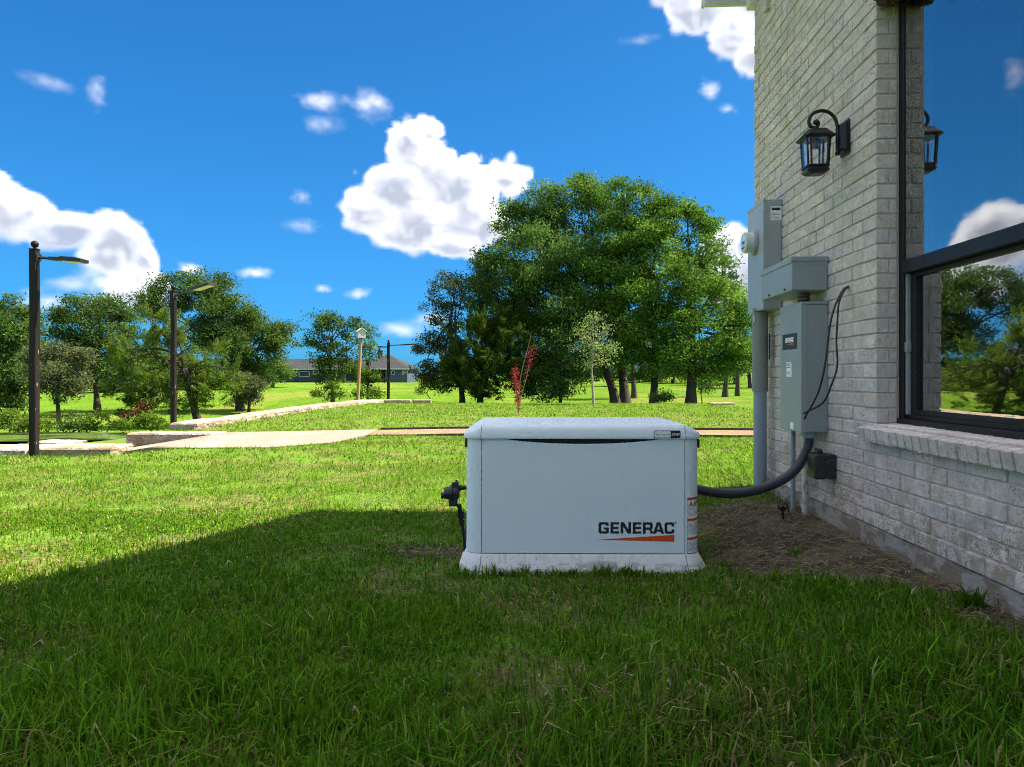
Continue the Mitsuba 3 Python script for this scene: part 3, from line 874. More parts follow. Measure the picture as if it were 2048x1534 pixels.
thing('meter_box', 'tall grey electric meter box with a round glass meter on its front', 'meter box')
put('meter_box__enclosure', H(sheet_box(5.009, 5.39, 1.475, 2.255, .131)), 'meter_gray')
put('meter_box__cover_edge', H(cat(box(XW - .134, XW - .118, 5.004, 5.395, 2.238, 2.262, .002), box(XW - .134, XW - .112, 5.005, 5.009, 1.478, 2.236), box(XW - .06, XW - .02, 5.30, 5.36, 1.455, 1.478, .002))), 'meter_gray')
mc = [XW - .131, 5.21, 1.985]
Mx = mat([0, 1, 0], [0, 0, 1], [-1, 0, 0], mc)
put('meter_box__meter_ring', H(moved(lathe([(.092, 0), (.095, .012), (.090, .026), (.086, .027)], 32), Mx)), 'meter_gray', 35)
put('meter_box__meter_body', H(moved(lathe([(.076, .0), (.076, .080), (.070, .086)], 32), Mx)), 'meter_plastic', 35)
put('meter_box__meter_display', H(cat(box(mc[0] - .0905, mc[0] - .086, mc[1] - .035, mc[1] + .02, mc[2] - .012, mc[2] + .012, .002), box(mc[0] - .0905, mc[0] - .086, mc[1] - .03, mc[1] + .03, mc[2] - .045, mc[2] - .035, .001))), 'print_black')
put('meter_box__meter_glass', H(moved(lathe([(.084, .02), (.082, .094), (.078, .104), (.066, .109)], 32), Mx)), 'dome_glass', 35)
px0, px1 = wl(1540, 419, XW - .07), wl(1561, 419, XW - .05)
fy = 5.009 - .0015
lab = lambda x0, x1, z0, z1, e: box(x0, x1, fy - e, fy - e + .0006, z0, z1)
put('meter_box__warning_label', H(lab(XW - .082, XW - .006, 2.105, 2.205, 0)), 'print_white')
put('meter_box__warning_label__heading', H(lab(XW - .074, XW - .014, 2.175, 2.195, .0008)), 'print_black')
put('meter_box__warning_label__small_print', H(cat(*[lab(XW - .078, XW - .012 - .01 * (q % 3), 2.112 + q * .0105, 2.116 + q * .0105, .0008) for q in range(5)])), 'print_gray')
put('meter_box__hasp', H(tube([(XW - .136, 5.20, 1.50), (XW - .15, 5.19, 1.485), (XW - .14, 5.18, 1.468), (XW - .132, 5.17, 1.49)], .004, 6)), 'zinc_dark')

thing('junction_trough', 'long horizontal grey metal wiring trough below the meter', 'junction box')
put('junction_trough__body', H(sheet_box(4.215, 4.80, 1.512, 1.70, .214)), 'enamel_gray')
put('junction_trough__lid', H(cat(box(XW - .219, XW - .003, 4.208, 4.81, 1.698, 1.712, .002), box(XW - .220, XW - .214, 4.207, 4.81, 1.678, 1.711, .001), box(XW - .219, XW - .003, 4.207, 4.2125, 1.685, 1.711, .001), box(XW - .185, XW - .004, 4.2125, 4.2148, 1.662, 1.684, .0008))), 'enamel_gray')
for y in (4.33, 4.62):
    put('junction_trough__screw', H(moved(lathe([(.004, 0), (.009, .002), (.009, .007), (.003, .009)], 8), mat([0, 1, 0], [0, 0, 1], [-1, 0, 0], [XW - .214, y, 1.53]))), 'zinc_dark')
put('junction_trough__nipple', H(cat(*[lathe([(.034, z), (.037, z + .004), (.037, z + .016), (.034, z + .02)], 20, (XW - .09, 4.36, 1.438)) for z in (0, .025, .05)])), 'zinc_dark', 35)

thing('transfer_switch_box', 'tall grey transfer switch cabinet with a black nameplate', 'switch box')
put('transfer_switch_box__body', H(sheet_box(4.212, 4.566, .664, 1.428, .156)), 'enamel_gray')
put('transfer_switch_box__cover', H(cat(box(XW - .162, XW - .156, 4.206, 4.572, .662, 1.442, .002), box(XW - .162, XW - .003, 4.204, 4.574, 1.428, 1.443, .002), box(XW - .161, XW - .128, 4.2065, 4.2118, .664, 1.427, .001))), 'enamel_gray')
sx = XW - .1625


def onsw(poly, e=.0):
    """(s, z): s runs from the far edge of the cabinet's front towards the near one."""
    return H(moved(extrude(poly, .0008), mat([0, -1, 0], [0, 0, 1], [-1, 0, 0], [sx - e, 4.572, 0])))


put('transfer_switch_box__nameplate', onsw(rr(.045, 1.165, .30, 1.262, .004)), 'print_black')
nw = affinity.translate(affinity.scale(word, .145 / ww, .030, origin=(0, 0)), .100, 1.209)
put('transfer_switch_box__nameplate__lettering', onsw(nw, .001), 'print_white')
put('transfer_switch_box__nameplate__wedge', onsw(Polygon([(.112, 1.197), (.245, 1.192), (.245, 1.204)]), .001), 'print_orange')
put('transfer_switch_box__white_label', onsw(sbox(.12, .995, .205, 1.085)), 'print_white')
put('transfer_switch_box__white_label__small_print', onsw(union_all([sbox(.13, z, .19 - .012 * (q % 2), z + .006) for q, z in enumerate((1.01, 1.022, 1.05, 1.062, 1.072))]), .001), 'print_gray')
put('transfer_switch_box__lower_label', onsw(sbox(.185, .672, .24, .716)), 'print_white')

thing('service_conduit', 'thick upright grey pipe rising from the grass below the meter box', 'pipe')
cy, cxl = 5.23, XW - .088
put('service_conduit__pipe', H(tube([(cxl, cy, -.1), (cxl, cy, 1.0)], .047, 24)), 'pvc_gray', 40)
put('service_conduit__sleeve', H(tube([(cxl, cy, .885), (cxl, cy, 1.472)], .056, 24)), 'pvc_dull', 40)
put('service_conduit__hanging_tag', H(box(cxl + .048, cxl + .052, cy - .075, cy - .045, 1.12, 1.31, .0015)), 'tag_blue')
put('service_conduit__seal_tag', H(box(cxl - .053, cxl - .0505, cy - .035, cy - .022, 1.40, 1.45)), 'print_white')

thing('small_grey_conduit', 'slim dark grey conduit running down from the switch cabinet', 'pipe')
put('small_grey_conduit__pipe', H(cat(tube([(XW - .085, 4.56, .05), (XW - .085, 4.555, .668)], .0145, 14), tube([(XW - .085, 4.557, .42), (XW - .085, 4.557, .455)], .018, 14))), 'pvc_gray', 35)
thing('white_conduit', 'weathered white pipe beside the grey conduit under the switch cabinet', 'pipe')
put('white_conduit__pipe', H(tube([(XW - .05, 4.45, .05), (XW - .052, 4.44, .38), (XW - .056, 4.43, .666)], .0185, 16)), 'pvc_white', 35)

# liquid-tight flexible conduit in one sweep from the cabinet to the generator
thing('flexible_conduit', 'dark ribbed flexible conduit curving from the cabinet to the generator', 'conduit')
e0 = HOUSE[:3, :3] @ np.array([XW - .09, 4.27, .664])
pts = [e0, e0 + [-.004, -.005, -.06], e0 + [-.045, -.02, -.155], at(1590, 940, 4.14), at(1550, 967, 4.07), at(1500, 983, 4.0), at(1450, 987, 3.94), at(1405, 981, 3.90), at(1380, 976, 3.89)]
cv = spline(pts, 420)
put('flexible_conduit__hose', tube(cv, 0.0262 + .0018 * np.sin(np.arange(420) * 2 * np.pi / 6.0), 18), 'hose_gray', True)
put('flexible_conduit__connector', tube([e0 + [0, 0, .02], e0 + [0, 0, -.004], e0 + [-.001, -.001, -.038]], [.036, .037, .032], 10), 'pvc_gray')

thing('weatherproof_outlet', 'black weatherproof outlet box with hinged cover low on the wall', 'outlet box')
put('weatherproof_outlet__back_box', H(box(XW - .062, XW - .002, 4.09, 4.20, .405, .545, .006)), 'plastic_black')
put('weatherproof_outlet__cover', H(cat(rings([(rrect(.055, -.075, .075, .012), 0), (rrect(.055, -.075, .075, .012), .045), (rrect(.048, -.068, .068, .012), .062)]).apply_transform(mat([0, 1, 0], [0, 0, 1], [-1, 0, 0], [XW - .064, 4.147, .475])))), 'plastic_black', 35)
put('weatherproof_outlet__hinge', H(cat(box(XW - .105, XW - .070, 4.11, 4.17, .548, .572, .006), tube([(XW - .088, 4.105, .567), (XW - .088, 4.175, .567)], .009, 10))), 'plastic_black')
put('weatherproof_outlet__cord_loop', H(tube(spline([(XW - .02, 4.083, .49), (XW - .03, 4.080, .512), (XW - .055, 4.080, .512), (XW - .062, 4.083, .49)], 12), .002, 6)), 'zinc_dark')

# two loose cables out of a hole in the wall
y0c, z0c = wl(1692, 573, XW - .004)
P0 = HOUSE[:3, :3] @ np.array([XW + .02, y0c + .01, z0c - .01])
thing('wall_cable', 'black cable hanging from the wall, the left one of the pair by the cabinet', 'cable', 'cables hanging beside the switch cabinet')
put('wall_cable__wire', tube(spline([P0, at(1690, 576, 3.86), at(1676, 598, 3.84), at(1662, 640, 3.84), at(1654, 700, 3.86), at(1645, 755, 3.90), at(1632, 795, 3.97), at(1617, 822, 4.02), at(1609, 838, 4.05)], 50), .0056, 8), 'plastic_black', True)
thing('wall_cable', 'black cable hanging from the wall, the right one of the pair by the cabinet', 'cable', 'cables hanging beside the switch cabinet')
put('wall_cable_001__wire', tube(spline([P0 + [0, .012, 0], at(1692, 577, 3.84), at(1681, 595, 3.82), at(1675, 640, 3.82), at(1673, 690, 3.83), at(1674, 735, 3.84), at(1661, 775, 3.88), at(1643, 808, 3.96), at(1625, 818, 4.0), at(1608, 827, 4.04)], 50), .0056, 8), 'plastic_black', True)

# ground rod with its clamp
thing('ground_rod', 'black ground rod with clamp and wire standing in the soil', 'ground rod')
g0 = at(1565, 1032, 4.25)
g0[2] = float(gz(g0[0], g0[1]))
put('ground_rod__rod', tube([g0 - [0, 0, .1], g0 + [.002, 0, .085]], .008, 10), 'iron_black', 35)
put('ground_rod__clamp', cat(box(-.016, .016, -.012, .012, .055, .082, .004).apply_translation(g0), box(-.03, .03, -.006, .006, .066, .076, .003).apply_translation(g0), tube([g0 + [-.024, 0, .071], g0 + [-.024, 0, .092]], .005, 6)), 'iron_black')
put('ground_rod__wire', tube(spline([g0 + [0, 0, .07], g0 + [.008, .0, .10], g0 + [.03, .02, .095], g0 + [.06, .06, .05], g0 + [.085, .1, .015]], 20), .0035, 6), 'plastic_black', True)

# ------------------------------------------------------------------ wall lantern
thing('wall_lantern', 'black wall lantern with seeded glass and a scrolled arm on the brick', 'wall lamp')
ly = 3.97
def L(key, m, bsdf, smooth=False):
    return put('wall_lantern__' + key, H(m), bsdf, smooth)


pc = 2.33
L('back_plate', cat(box(XW - .014, XW - .002, ly - .058, ly + .058, pc - .095, pc + .095, .008), moved(rings([(rrect(.048, -.084, .084, .012), 0), (rrect(.048, -.084, .084, .012), .012), (rrect(.036, -.072, .072, .012), .034)]), mat([0, 1, 0], [0, 0, 1], [-1, 0, 0], [XW - .012, ly, pc]))), 'iron_black', 30)
lxc = XW - .170                                                # middle of the lantern
def oct_(a, c):
    return [(-a, -a + c), (-a, a - c), (-a + c, a), (a - c, a), (a, a - c), (a, -a + c), (a - c, -a), (-a + c, -a)]


def frus(levels, ch=.24):
    P = [Polygon(oct_(a, a * ch)) for a, _ in levels]
    m = rings([(p, z) for p, (_, z) in zip(P, levels)])
    m.apply_translation((lxc, ly, 0))
    return m


zb, zt = 2.170, 2.326                                            # bottom and top of the glass
ab, a_t = .055, .063
arm = [(XW - .035, ly, 2.265), (XW - .046, ly, 2.25), (XW - .05, ly, 2.30), (XW - .05, ly, 2.40), (XW - .068, ly, 2.452), (XW - .105, ly, 2.482), (XW - .150, ly, 2.486), (XW - .190, ly, 2.466), (XW - .206, ly, 2.432), (XW - .198, ly, 2.402), (XW - .172, ly, 2.394), (XW - .154, ly, 2.410), (XW - .160, ly, 2.428)]
L('scroll_arm', cat(tube(spline(arm[1:], 70), .0095, 10), trimesh.creation.icosphere(2, .016).apply_translation((XW - .166, ly, 2.424)), tube([(XW - .02, ly, 2.37), (XW - .052, ly, 2.37)], .008, 8), tube([(XW - .02, ly, 2.30), (XW - .052, ly, 2.30)], .008, 8), trimesh.creation.icosphere(2, .013).apply_translation((XW - .05, ly, 2.247))), 'iron_black', 40)
L('roof', frus([(a_t + .004, zt - .004), (a_t + .024, zt + .004), (a_t + .023, zt + .010), (a_t - .004, zt + .038), (a_t - .010, zt + .048), (.030, zt + .056)]), 'iron_black')
L('collar', tube([(lxc, ly, zt + .050), (lxc, ly, zt + .072)], .018, 14), 'iron_black', 35)
L('base', frus([(ab - .022, zb - .042), (ab - .002, zb - .034), (ab + .006, zb - .024), (ab + .006, zb - .016), (ab - .001, zb - .012), (ab - .001, zb - .006), (ab + .008, zb - .003), (ab + .006, zb + .004)]), 'iron_black')
ob, ot = np.array(oct_(ab, ab * .24)), np.array(oct_(a_t, a_t * .24))
for k in range(8):
    L('post', tube([(lxc + ob[k][0], ly + ob[k][1], zb), (lxc + ot[k][0], ly + ot[k][1], zt)], .006, 6), 'iron_black')
solid_g = {'type': 'bumpmap', 'arbitrary': None}
for k in range(8):
    q, r2 = k, (k + 1) % 8
    a, b, c, d = [np.array([lxc + o[i][0], ly + o[i][1], z]) for o, i, z in ((ob, q, zb), (ob, r2, zb), (ot, r2, zt), (ot, q, zt))]
    n = 7
    nm = np.cross(b - a, d - a)
    nm /= np.linalg.norm(nm)
    U, V = np.meshgrid(np.linspace(0, 1, n), np.linspace(0, 1, 16), indexing='xy')
    P = (a * (1 - U[..., None]) + b * U[..., None]) * (1 - V[..., None]) + (d * (1 - U[..., None]) + c * U[..., None]) * V[..., None]
    P = P + nm * (.006 * (meshkit.fbm(np.stack([U * 5 + k * 9, V * 7, U * 0], -1), 3, 4) - .5))[..., None]
    i, j = np.meshgrid(np.arange(15), np.arange(n - 1), indexing='ij')
    Q = np.stack([i * n + j, i * n + j + 1, (i + 1) * n + j + 1, (i + 1) * n + j], -1).reshape(-1, 4)
    L('glass_pane', tm(P.reshape(-1, 3), np.vstack([Q[:, [0, 1, 2]], Q[:, [0, 2, 3]]])), 'clear_glass', True)
L('bulb_holder', tube([(lxc, ly, zt), (lxc, ly, zt - .05), (lxc, ly, zt - .052)], [.020, .018, .012], 14), 'iron_black', 35)
# ------------------------------------------------------------------ grass
def leaf_bsdf(name, trans=1.0, rough=.5, **more):
    scene[name] = {'type': 'principledthin', 'base_color': {'type': 'mesh_attribute', 'name': 'vertex_color'}, 'roughness': rough, 'diff_trans': trans, 'spec_trans': 0.0, 'eta': 1.45, **more}
    return name


leaf_bsdf('grass_blade', 1.0, .36)
leaf_bsdf('tree_leaf', .85, .32)
leaf_bsdf('straw', .4, .7)
GREENS = np.array([[.072, .186, .010], [.104, .228, .013], [.150, .266, .019], [.050, .142, .012], [.19, .265, .040]])
STRAW = np.array([[.34, .27, .13], [.27, .20, .10], [.42, .36, .21], [.22, .17, .09]])


def blades(x, y, h, w, lean, col, seg, seed, base=None):
    """Curved blades; seg 3 = five corners and three triangles, seg 1 = one triangle. Returns vertices, faces, colours."""
    r = np.random.default_rng(seed)
    n = len(x)
    z = gz(x, y) - .004 if base is None else base
    a = r.uniform(0, 2 * np.pi, n)
    dx, dy = np.cos(a), np.sin(a)
    b = a + np.pi / 2 + r.normal(0, .5, n)
    wx, wy = np.cos(b) * w / 2, np.sin(b) * w / 2
    tipx, tipy, tipz = x + dx * h * np.sin(lean), y + dy * h * np.sin(lean), z + h * np.cos(lean)
    if seg == 1:
        v = np.stack([np.c_[x - wx, y - wy, z], np.c_[x + wx, y + wy, z], np.c_[tipx, tipy, tipz]], 1)
        f = np.arange(n * 3).reshape(-1, 3)
        return v.reshape(-1, 3), f, np.repeat(col, 3, 0)
    l2 = lean * .45
    mx, my, mz = x + dx * h * .55 * np.sin(l2), y + dy * h * .55 * np.sin(l2), z + h * .55 * np.cos(l2)
    v = np.stack([np.c_[x - wx * .8, y - wy * .8, z], np.c_[x + wx * .8, y + wy * .8, z], np.c_[mx - wx, my - wy, mz], np.c_[mx + wx, my + wy, mz], np.c_[tipx, tipy, tipz]], 1)
    k = np.arange(n)[:, None] * 5
    f = np.concatenate([k + [0, 1, 3], k + [0, 3, 2], k + [2, 3, 4]])
    return v.reshape(-1, 3), f, np.repeat(col, 5, 0)


def grass_colors(x, y, r, dry):
    n = len(x)
    t = np.clip(vnoise(x, y, .8, 3) * 1.5 - .25 + r.normal(0, .22, n), 0, 1)
    c = GREENS[3] * (1 - t)[:, None] + GREENS[1] * t[:, None]
    k = r.random(n)
    c = np.where((k < .25)[:, None], GREENS[2], c)
    c = np.where((k > .93)[:, None], GREENS[4], c)
    patch = np.clip((vnoise(x, y, 1.9, 8) - .50) * 6, 0, 1)
    s = r.random(n) < dry + .26 * patch
    c = np.where(s[:, None], STRAW[r.integers(0, 4, n)], c)
    return c * np.clip(r.lognormal(.08, .36, (n, 1)), .4, 1.9), s


KEEP_OUT = union_all([PATH.buffer(.03), STRIP.buffer(-.03)])
GEN_FOOT = Polygon([tuple((GEN @ [a, b, 0, 1])[:2]) for a, b in ((-.63, -.05), (.63, -.05), (.63, .68), (-.63, .68))])


def lawn_ok(x, y):
    xl, yl = to_local(x, y)
    ok = ~contains_xy(KEEP_OUT, x, y) & ~contains_xy(GEN_FOOT, x, y) & ((xl < XW - .02) | (yl > YFAR + .05))
    return ok & ~((y > 9.9) & (x < WALLX + .12)) & (y + .06 * x < 28.6)


V, FC, C, at_ = [], [], [], 0


def add_blades(v, f, c):
    global at_
    V.append(v), FC.append(f + at_), C.append(c)
    at_ += len(v)


def scatter(d0, d1, rho, seed):
    r = np.random.default_rng(seed)
    x0, x1 = -.80 * d1 - .7, min(.66 * d1 + .7, 8)
    n = int(rho * (x1 - x0) * (d1 - d0))
    x, y = r.uniform(x0, x1, n), r.uniform(d0, d1, n)
    k = (x > -.80 * y - .7) & (x < .80 * y + .7)
    x, y = x[k], y[k]
    k = lawn_ok(x, y)
    return x[k], y[k], r


for d0, d1, rho, hh, ww_, seg, seed in ((1.35, 2.3, 11500, .044, .0058, 3, 1), (2.3, 3.3, 10500, .036, .0054, 3, 2), (3.3, 5.2, 7800, .032, .0060, 3, 3), (5.2, 8, 4600, .040, .0090, 1, 4), (8, 13.5, 1700, .042, .017, 1, 5), (13.5, 29, 420, .045, .030, 1, 6)):
    x, y, r = scatter(d0, d1, rho, seed)
    bare = soil_mask(x, y)
    k = r.random(len(x)) > bare * 1.06
    x, y = x[k], y[k]
    thin = np.clip((vnoise(x, y, 2.1, 12) - .47) * 5, 0, .75)    # thinner spots
    k = r.random(len(x)) > thin
    x, y = x[k], y[k]
    n = len(x)
    tall = np.clip((vnoise(x, y, 1.7, 17) - .42) * 5, 0, 1) * ss(3.6, 2.2, y)
    h = hh * r.lognormal(0, .32, n) * (1 + .9 * tall) * (1 + .25 * ss(2.6, 1.6, y))
    c, dry = grass_colors(x, y, r, .055)
    lean = np.clip(np.abs(r.normal(.62 + .38 * ss(3.5, 6, y), .40, n)) + .6 * dry, 0, 1.5)
    add_blades(*blades(x, y, h, ww_ * r.uniform(.6, 1.3, n), lean, c, seg, seed + 20))
# tufts of longer, broader blades in the near grass and round the generator's foot
r = np.random.default_rng(31)
tx, ty = list(r.uniform(-2.4, 2.2, 620)), list(1.5 + 2.6 * r.random(620) ** 2.1)
fx, fz = r.uniform(-.66, .40, 46), r.uniform(-.10, -.055, 46)
p4 = (GEN @ np.c_[fx, fz, fx * 0, fx * 0 + 1].T).T
tx, ty = np.r_[tx, p4[:, 0]], np.r_[ty, p4[:, 1]]
big = np.r_[np.ones(620), np.full(46, .62)]
k = lawn_ok(tx, ty) & ((soil_mask(tx, ty) < .5) | (r.random(len(tx)) < .05)) & ((vnoise(tx, ty, 1.2, 23) > .44) | (big < 1))
tx, ty, big = tx[k], ty[k], big[k]
m = 10
x, y = np.repeat(tx, m) + r.normal(0, .022, len(tx) * m), np.repeat(ty, m) + r.normal(0, .022, len(tx) * m) * np.repeat(big, m)
hs = np.repeat(r.uniform(.055, .13, len(tx)) * big * (1 - .35 * ss(2.0, 3.4, ty) * (big > .9)), m) * r.uniform(.6, 1.15, len(x))
c = np.repeat(np.stack([GREENS[1] * .95, GREENS[2] * .9, GREENS[0]])[r.integers(0, 3, len(tx))], m, 0) * r.uniform(.75, 1.2, (len(x), 1))
k = lawn_ok(x, y)
add_blades(*blades(x[k], y[k], hs[k], r.uniform(.005, .0115, k.sum()), np.abs(r.normal(.6, .3, k.sum())), c[k], 3, 77))
put('lawn_grass', tm(np.vstack(V), np.vstack(FC)), 'grass_blade', False, color=np.vstack(C), kind='stuff', label='green lawn grass with dry straw patches around the generator', cat='grass')

# straw and clippings on the bare soil by the wall
r = np.random.default_rng(41)
n = 50000
x, y = r.uniform(-1.2, 2.3, n), r.uniform(1.9, 5.4, n)
k = lawn_ok(x, y) & (r.random(n) < .06 + 1.1 * soil_mask(x, y))
x, y = x[k], y[k]
n = len(x)
l = r.lognormal(-3.35, .55, n)
a = r.uniform(0, 2 * np.pi, n)
w = r.uniform(.0012, .0030, n)
z0 = gz(x, y) + r.uniform(.006, .02, n)
dx, dy = np.cos(a) * l, np.sin(a) * l
bend = r.normal(0, .25, n)
mx, my = x + dx * .5 - dy * bend * .5, y + dy * .5 + dx * bend * .5
ex, ey = x + dx, y + dy
wx, wy = -np.sin(a) * w, np.cos(a) * w
rise = r.uniform(-.002, .016, n)
v = np.stack([np.c_[x, y, z0], np.c_[mx - wx, my - wy, gz(mx, my) + .008 + np.abs(rise)], np.c_[mx + wx, my + wy, gz(mx, my) + .0095 + np.abs(rise)], np.c_[ex, ey, gz(ex, ey) + .006 + np.clip(rise, 0, 1)]], 1).reshape(-1, 3)
q = np.arange(n)[:, None] * 4
cc = STRAW[r.integers(0, 4, n)] * r.uniform(.4, 1.1, (n, 1)) * [.92, .95, 1.0]
put('dry_straw', tm(v, np.concatenate([q + [0, 1, 2], q + [1, 3, 2]])), 'straw', False, color=np.repeat(cc, 4, 0), kind='stuff', label='dry straw and clippings strewn over the bare soil beside the wall', cat='straw')


# separate weeds on the bare soil and by the big pipe
def weed(name, x, y, n, h, w, seed, spread, cols, label, group=None, lean=.55, kind='weed'):
    r = np.random.default_rng(seed)
    xs, ys = x + r.normal(0, spread, n), y + r.normal(0, spread, n)
    c = np.array(cols)[r.integers(0, len(cols), n)] * r.uniform(.7, 1.2, (n, 1))
    v, f, c = blades(xs, ys, h * r.uniform(.5, 1.1, n), w * r.uniform(.7, 1.2, n), np.abs(r.normal(lean, .3, n)), c, 3, seed + 1)
    return put(name, tm(v, f), 'grass_blade', False, color=c, label=label, cat=kind, group=group)


def onground(px, py, z=.1):
    D = (EYE - z) * F / (py - HY)
    for _ in range(6):
        p = at(px, py, D)
        D = (EYE - float(gz(p[0], p[1]))) * F / (py - HY)
    return at(px, py, D)


g = onground(1668, 1203)
weed('weed_clump', 1.28, 2.82, 60, .085, .007, 51, .028, [GREENS[0] * .8, GREENS[1] * .8], 'low bright green weed clump against the foundation at the right')
g = onground(1590, 1112)
weed('weed_clump', g[0], g[1], 26, .085, .006, 52, .02, [GREENS[0], GREENS[2] * .8], 'small grass tuft alone on the bare soil right of the generator')
g = onground(1940, 1215)
weed('weed_clump', g[0], g[1], 70, .09, .009, 53, .026, [GREENS[0] * .7, GREENS[1] * .7], 'dense dark green weed tuft at the foot of the wall near the right edge')
g = onground(1545, 975)
weed('tall_weed', g[0] + .03, g[1] - .02, 22, .42, .012, 54, .03, [GREENS[3] * .7, GREENS[0] * .6], 'tall bladed weed growing between the thick pipe and the wall', lean=.28)
g = onground(1440, 1135)
weed('weed_clump', g[0], g[1], 12, .07, .007, 55, .02, [GREENS[2] * .8], 'tiny weed by the right front corner of the generator base')
g = onground(1585, 1010)
weed('weed_clump', g[0] - .04, g[1], 40, .10, .006, 57, .05, [GREENS[0] * .7, GREENS[3]], 'scruffy grass at the foot of the thin conduits')
# bare branching seed stalks in front of the thick pipe
r = np.random.default_rng(61)
st = []
g = onground(1515, 985)
for q in range(9):
    b = g + [r.normal(-.05, .05), r.normal(.0, .06), -.01]
    L_ = r.uniform(.25, .48)
    d = np.array([-r.uniform(.3, 1.0), r.normal(0, .3), r.uniform(.5, 1.0)])
    d /= np.linalg.norm(d)
    ln = np.array([b, b + d * L_ * .5, b + d * L_ + [-.05, 0, -.02]])
    st.append(tube(ln, [.0018, .0013, .0007], 4))
    for e in range(5):
        s = ln[1] + (ln[2] - ln[1]) * r.random()
        st.append(tube([s, s + r.normal(0, .05, 3) + [-.02, 0, .02]], [.001, .0005], 4))
solid('stalk', (.10, .13, .04), .7)
put('seed_stalks', cat(*st), 'stalk', label='thin bare seed stalks leaning left in front of the thick pipe', cat='weed')
# ------------------------------------------------------------------ limestone blocks, edging, lamp posts, bird house
def f_lime(p, n, uv):
    g = fbm(p.x * 9, p.y * 9, p.z * 16, 4)
    c = mix([.225, .19, .145], [.33, .295, .245], g)
    c = mix(c, [.20, .13, .07], smoothstep(.52, .68, fbm(p.x * 4, p.y * 4, p.z * 9 + 5, 4)) * .7)
    c = mix(c, [.44, .41, .36], smoothstep(.55, .7, noise(p.x * 3, p.y * 3, p.z * 3 + 9)) * .5)
    return mix(c, [.11, .08, .05], smoothstep(.70, .78, noise(p.x * 38, p.y * 38, p.z * 38)) * .8)


bumpy('limestone', proc(f_lime), proc(lambda p, n, uv: fbm(p.x * 14, p.y * 14, p.z * 22, 4), 3e-3), .95, .03, specular=.1)


def rock(l, w, h, seed, rough=.035):
    """A split limestone block: long, flat on top, its edges broken."""
    m = box(-l / 2, l / 2, -w / 2, w / 2, 0, h, min(.03, h * .2))
    m = m.subdivide_to_size(max(.09, l / 16), max_iter=8)
    v = m.vertices.copy()
    nrm = m.vertex_normals
    k = (meshkit.fbm(v * [3.2, 3.2, 5] + seed * 3.1, 4, seed) - .5) * 2 * rough
    k += (meshkit.noise(v * [9, 9, 14] + seed) - .5) * rough * .7
    v += nrm * np.where(nrm[:, 2] > .7, .35, 1.0)[:, None] * k[:, None]
    return tm(v, m.faces)


def place(m, x, y, z, ang=0.0):
    return moved(m, trimesh.transformations.translation_matrix((x, y, z)) @ trimesh.transformations.rotation_matrix(ang, [0, 0, 1]))


BLK = 'limestone blocks edging the lawn'
put('limestone_block', place(rock(1.66, .5, .42, 3), -6.16, 12.80, -.455, .0), 'limestone', 40, label='large tan limestone block beside the far edge of the concrete path', cat='stone block')
put('limestone_block', place(rock(1.15, .62, .22, 5, .03), -6.14, 9.95, -.215, .04), 'limestone', 40, label='long flat pale limestone block right of the nearest lamp post', cat='stone block')
put('limestone_block', place(rock(.95, .7, .20, 8, .03), -7.22, 9.92, -.205, .1), 'limestone', 40, label='flat pale limestone block at the left edge behind the nearest lamp post', cat='stone block')
put('limestone_slab', place(rock(.75, .6, .09, 9, .02), -7.3, 11.0, -.20, .2), 'limestone', 40, label='lower flat limestone slab of the small stack behind the nearest lamp post', cat='stone slab')
put('limestone_slab', place(rock(.66, .5, .08, 12, .02), -7.22, 11.05, -.115, -.15), 'limestone', 40, label='upper flat limestone slab of the small stack behind the nearest lamp post', cat='stone slab')
put('limestone_slab', place(rock(.6, .5, .07, 14, .02), -7.95, 10.9, -.16, .3), 'limestone', 40, label='flat limestone slab at the far left edge beside the small stack', cat='stone slab')
thing('stone_wall', 'long low white limestone wall curving along the far edge of the lawn', 'wall')
line = spline([(-6.35, 13.4, 0), (-6.42, 16, 0), (-6.45, 19.5, 0), (-6.38, 23, 0), (-6.0, 26.5, 0), (-5.55, 28.8, 0)], 200)
s_ = np.concatenate([[0], np.cumsum(np.linalg.norm(np.diff(line, axis=0), axis=1))])
s, k = 0.0, 0
r = np.random.default_rng(4)
while s < s_[-1] - .5:
    l = r.uniform(1.1, 1.7)
    p = [np.interp(s + l / 2, s_, line[:, q]) for q in (0, 1)]
    p1 = [np.interp(min(s + l / 2 + .2, s_[-1]), s_, line[:, q]) for q in (0, 1)]
    z = float(gz(p[0] + .55, p[1]))
    put('stone_wall__block', place(rock(l, .50, .55, 20 + k, .04), p[0], p[1], z - .42 + r.uniform(-.015, .02), math.atan2(p1[1] - p[1], p1[0] - p[0])), 'limestone', 40)
    s += l + .01
    k += 1
for q, (x, y, l) in enumerate(((-4.85, 29.0, 1.3), (-3.75, 29.1, .75))):
    put('stone_wall__block', place(rock(l, .45, .4, 60 + q, .03), x, y, float(gz(x, y - .6)) - .26, .02), 'limestone', 40)

solid('edging_green', proc(lambda p, n, uv: mix([.012, .03, .022], [.05, .045, .035], fbm(p.x * 8, p.y * 8, p.z * 30, 3))), .6)


def board(pts, h, w=.03):
    ms = []
    for (x0, y0), (x1, y1) in zip(pts[:-1], pts[1:]):
        L_ = math.hypot(x1 - x0, y1 - y0)
        m = box(0, L_, -w / 2, w / 2, -.12, h, .004)
        z0, z1 = float(gz(x0, y0)), float(gz(x1, y1))
        m.vertices[:, 2] += z0 + (z1 - z0) * m.vertices[:, 0] / L_
        ms.append(place(m, x0, y0, 0, math.atan2(y1 - y0, x1 - x0)))
    return cat(*ms)


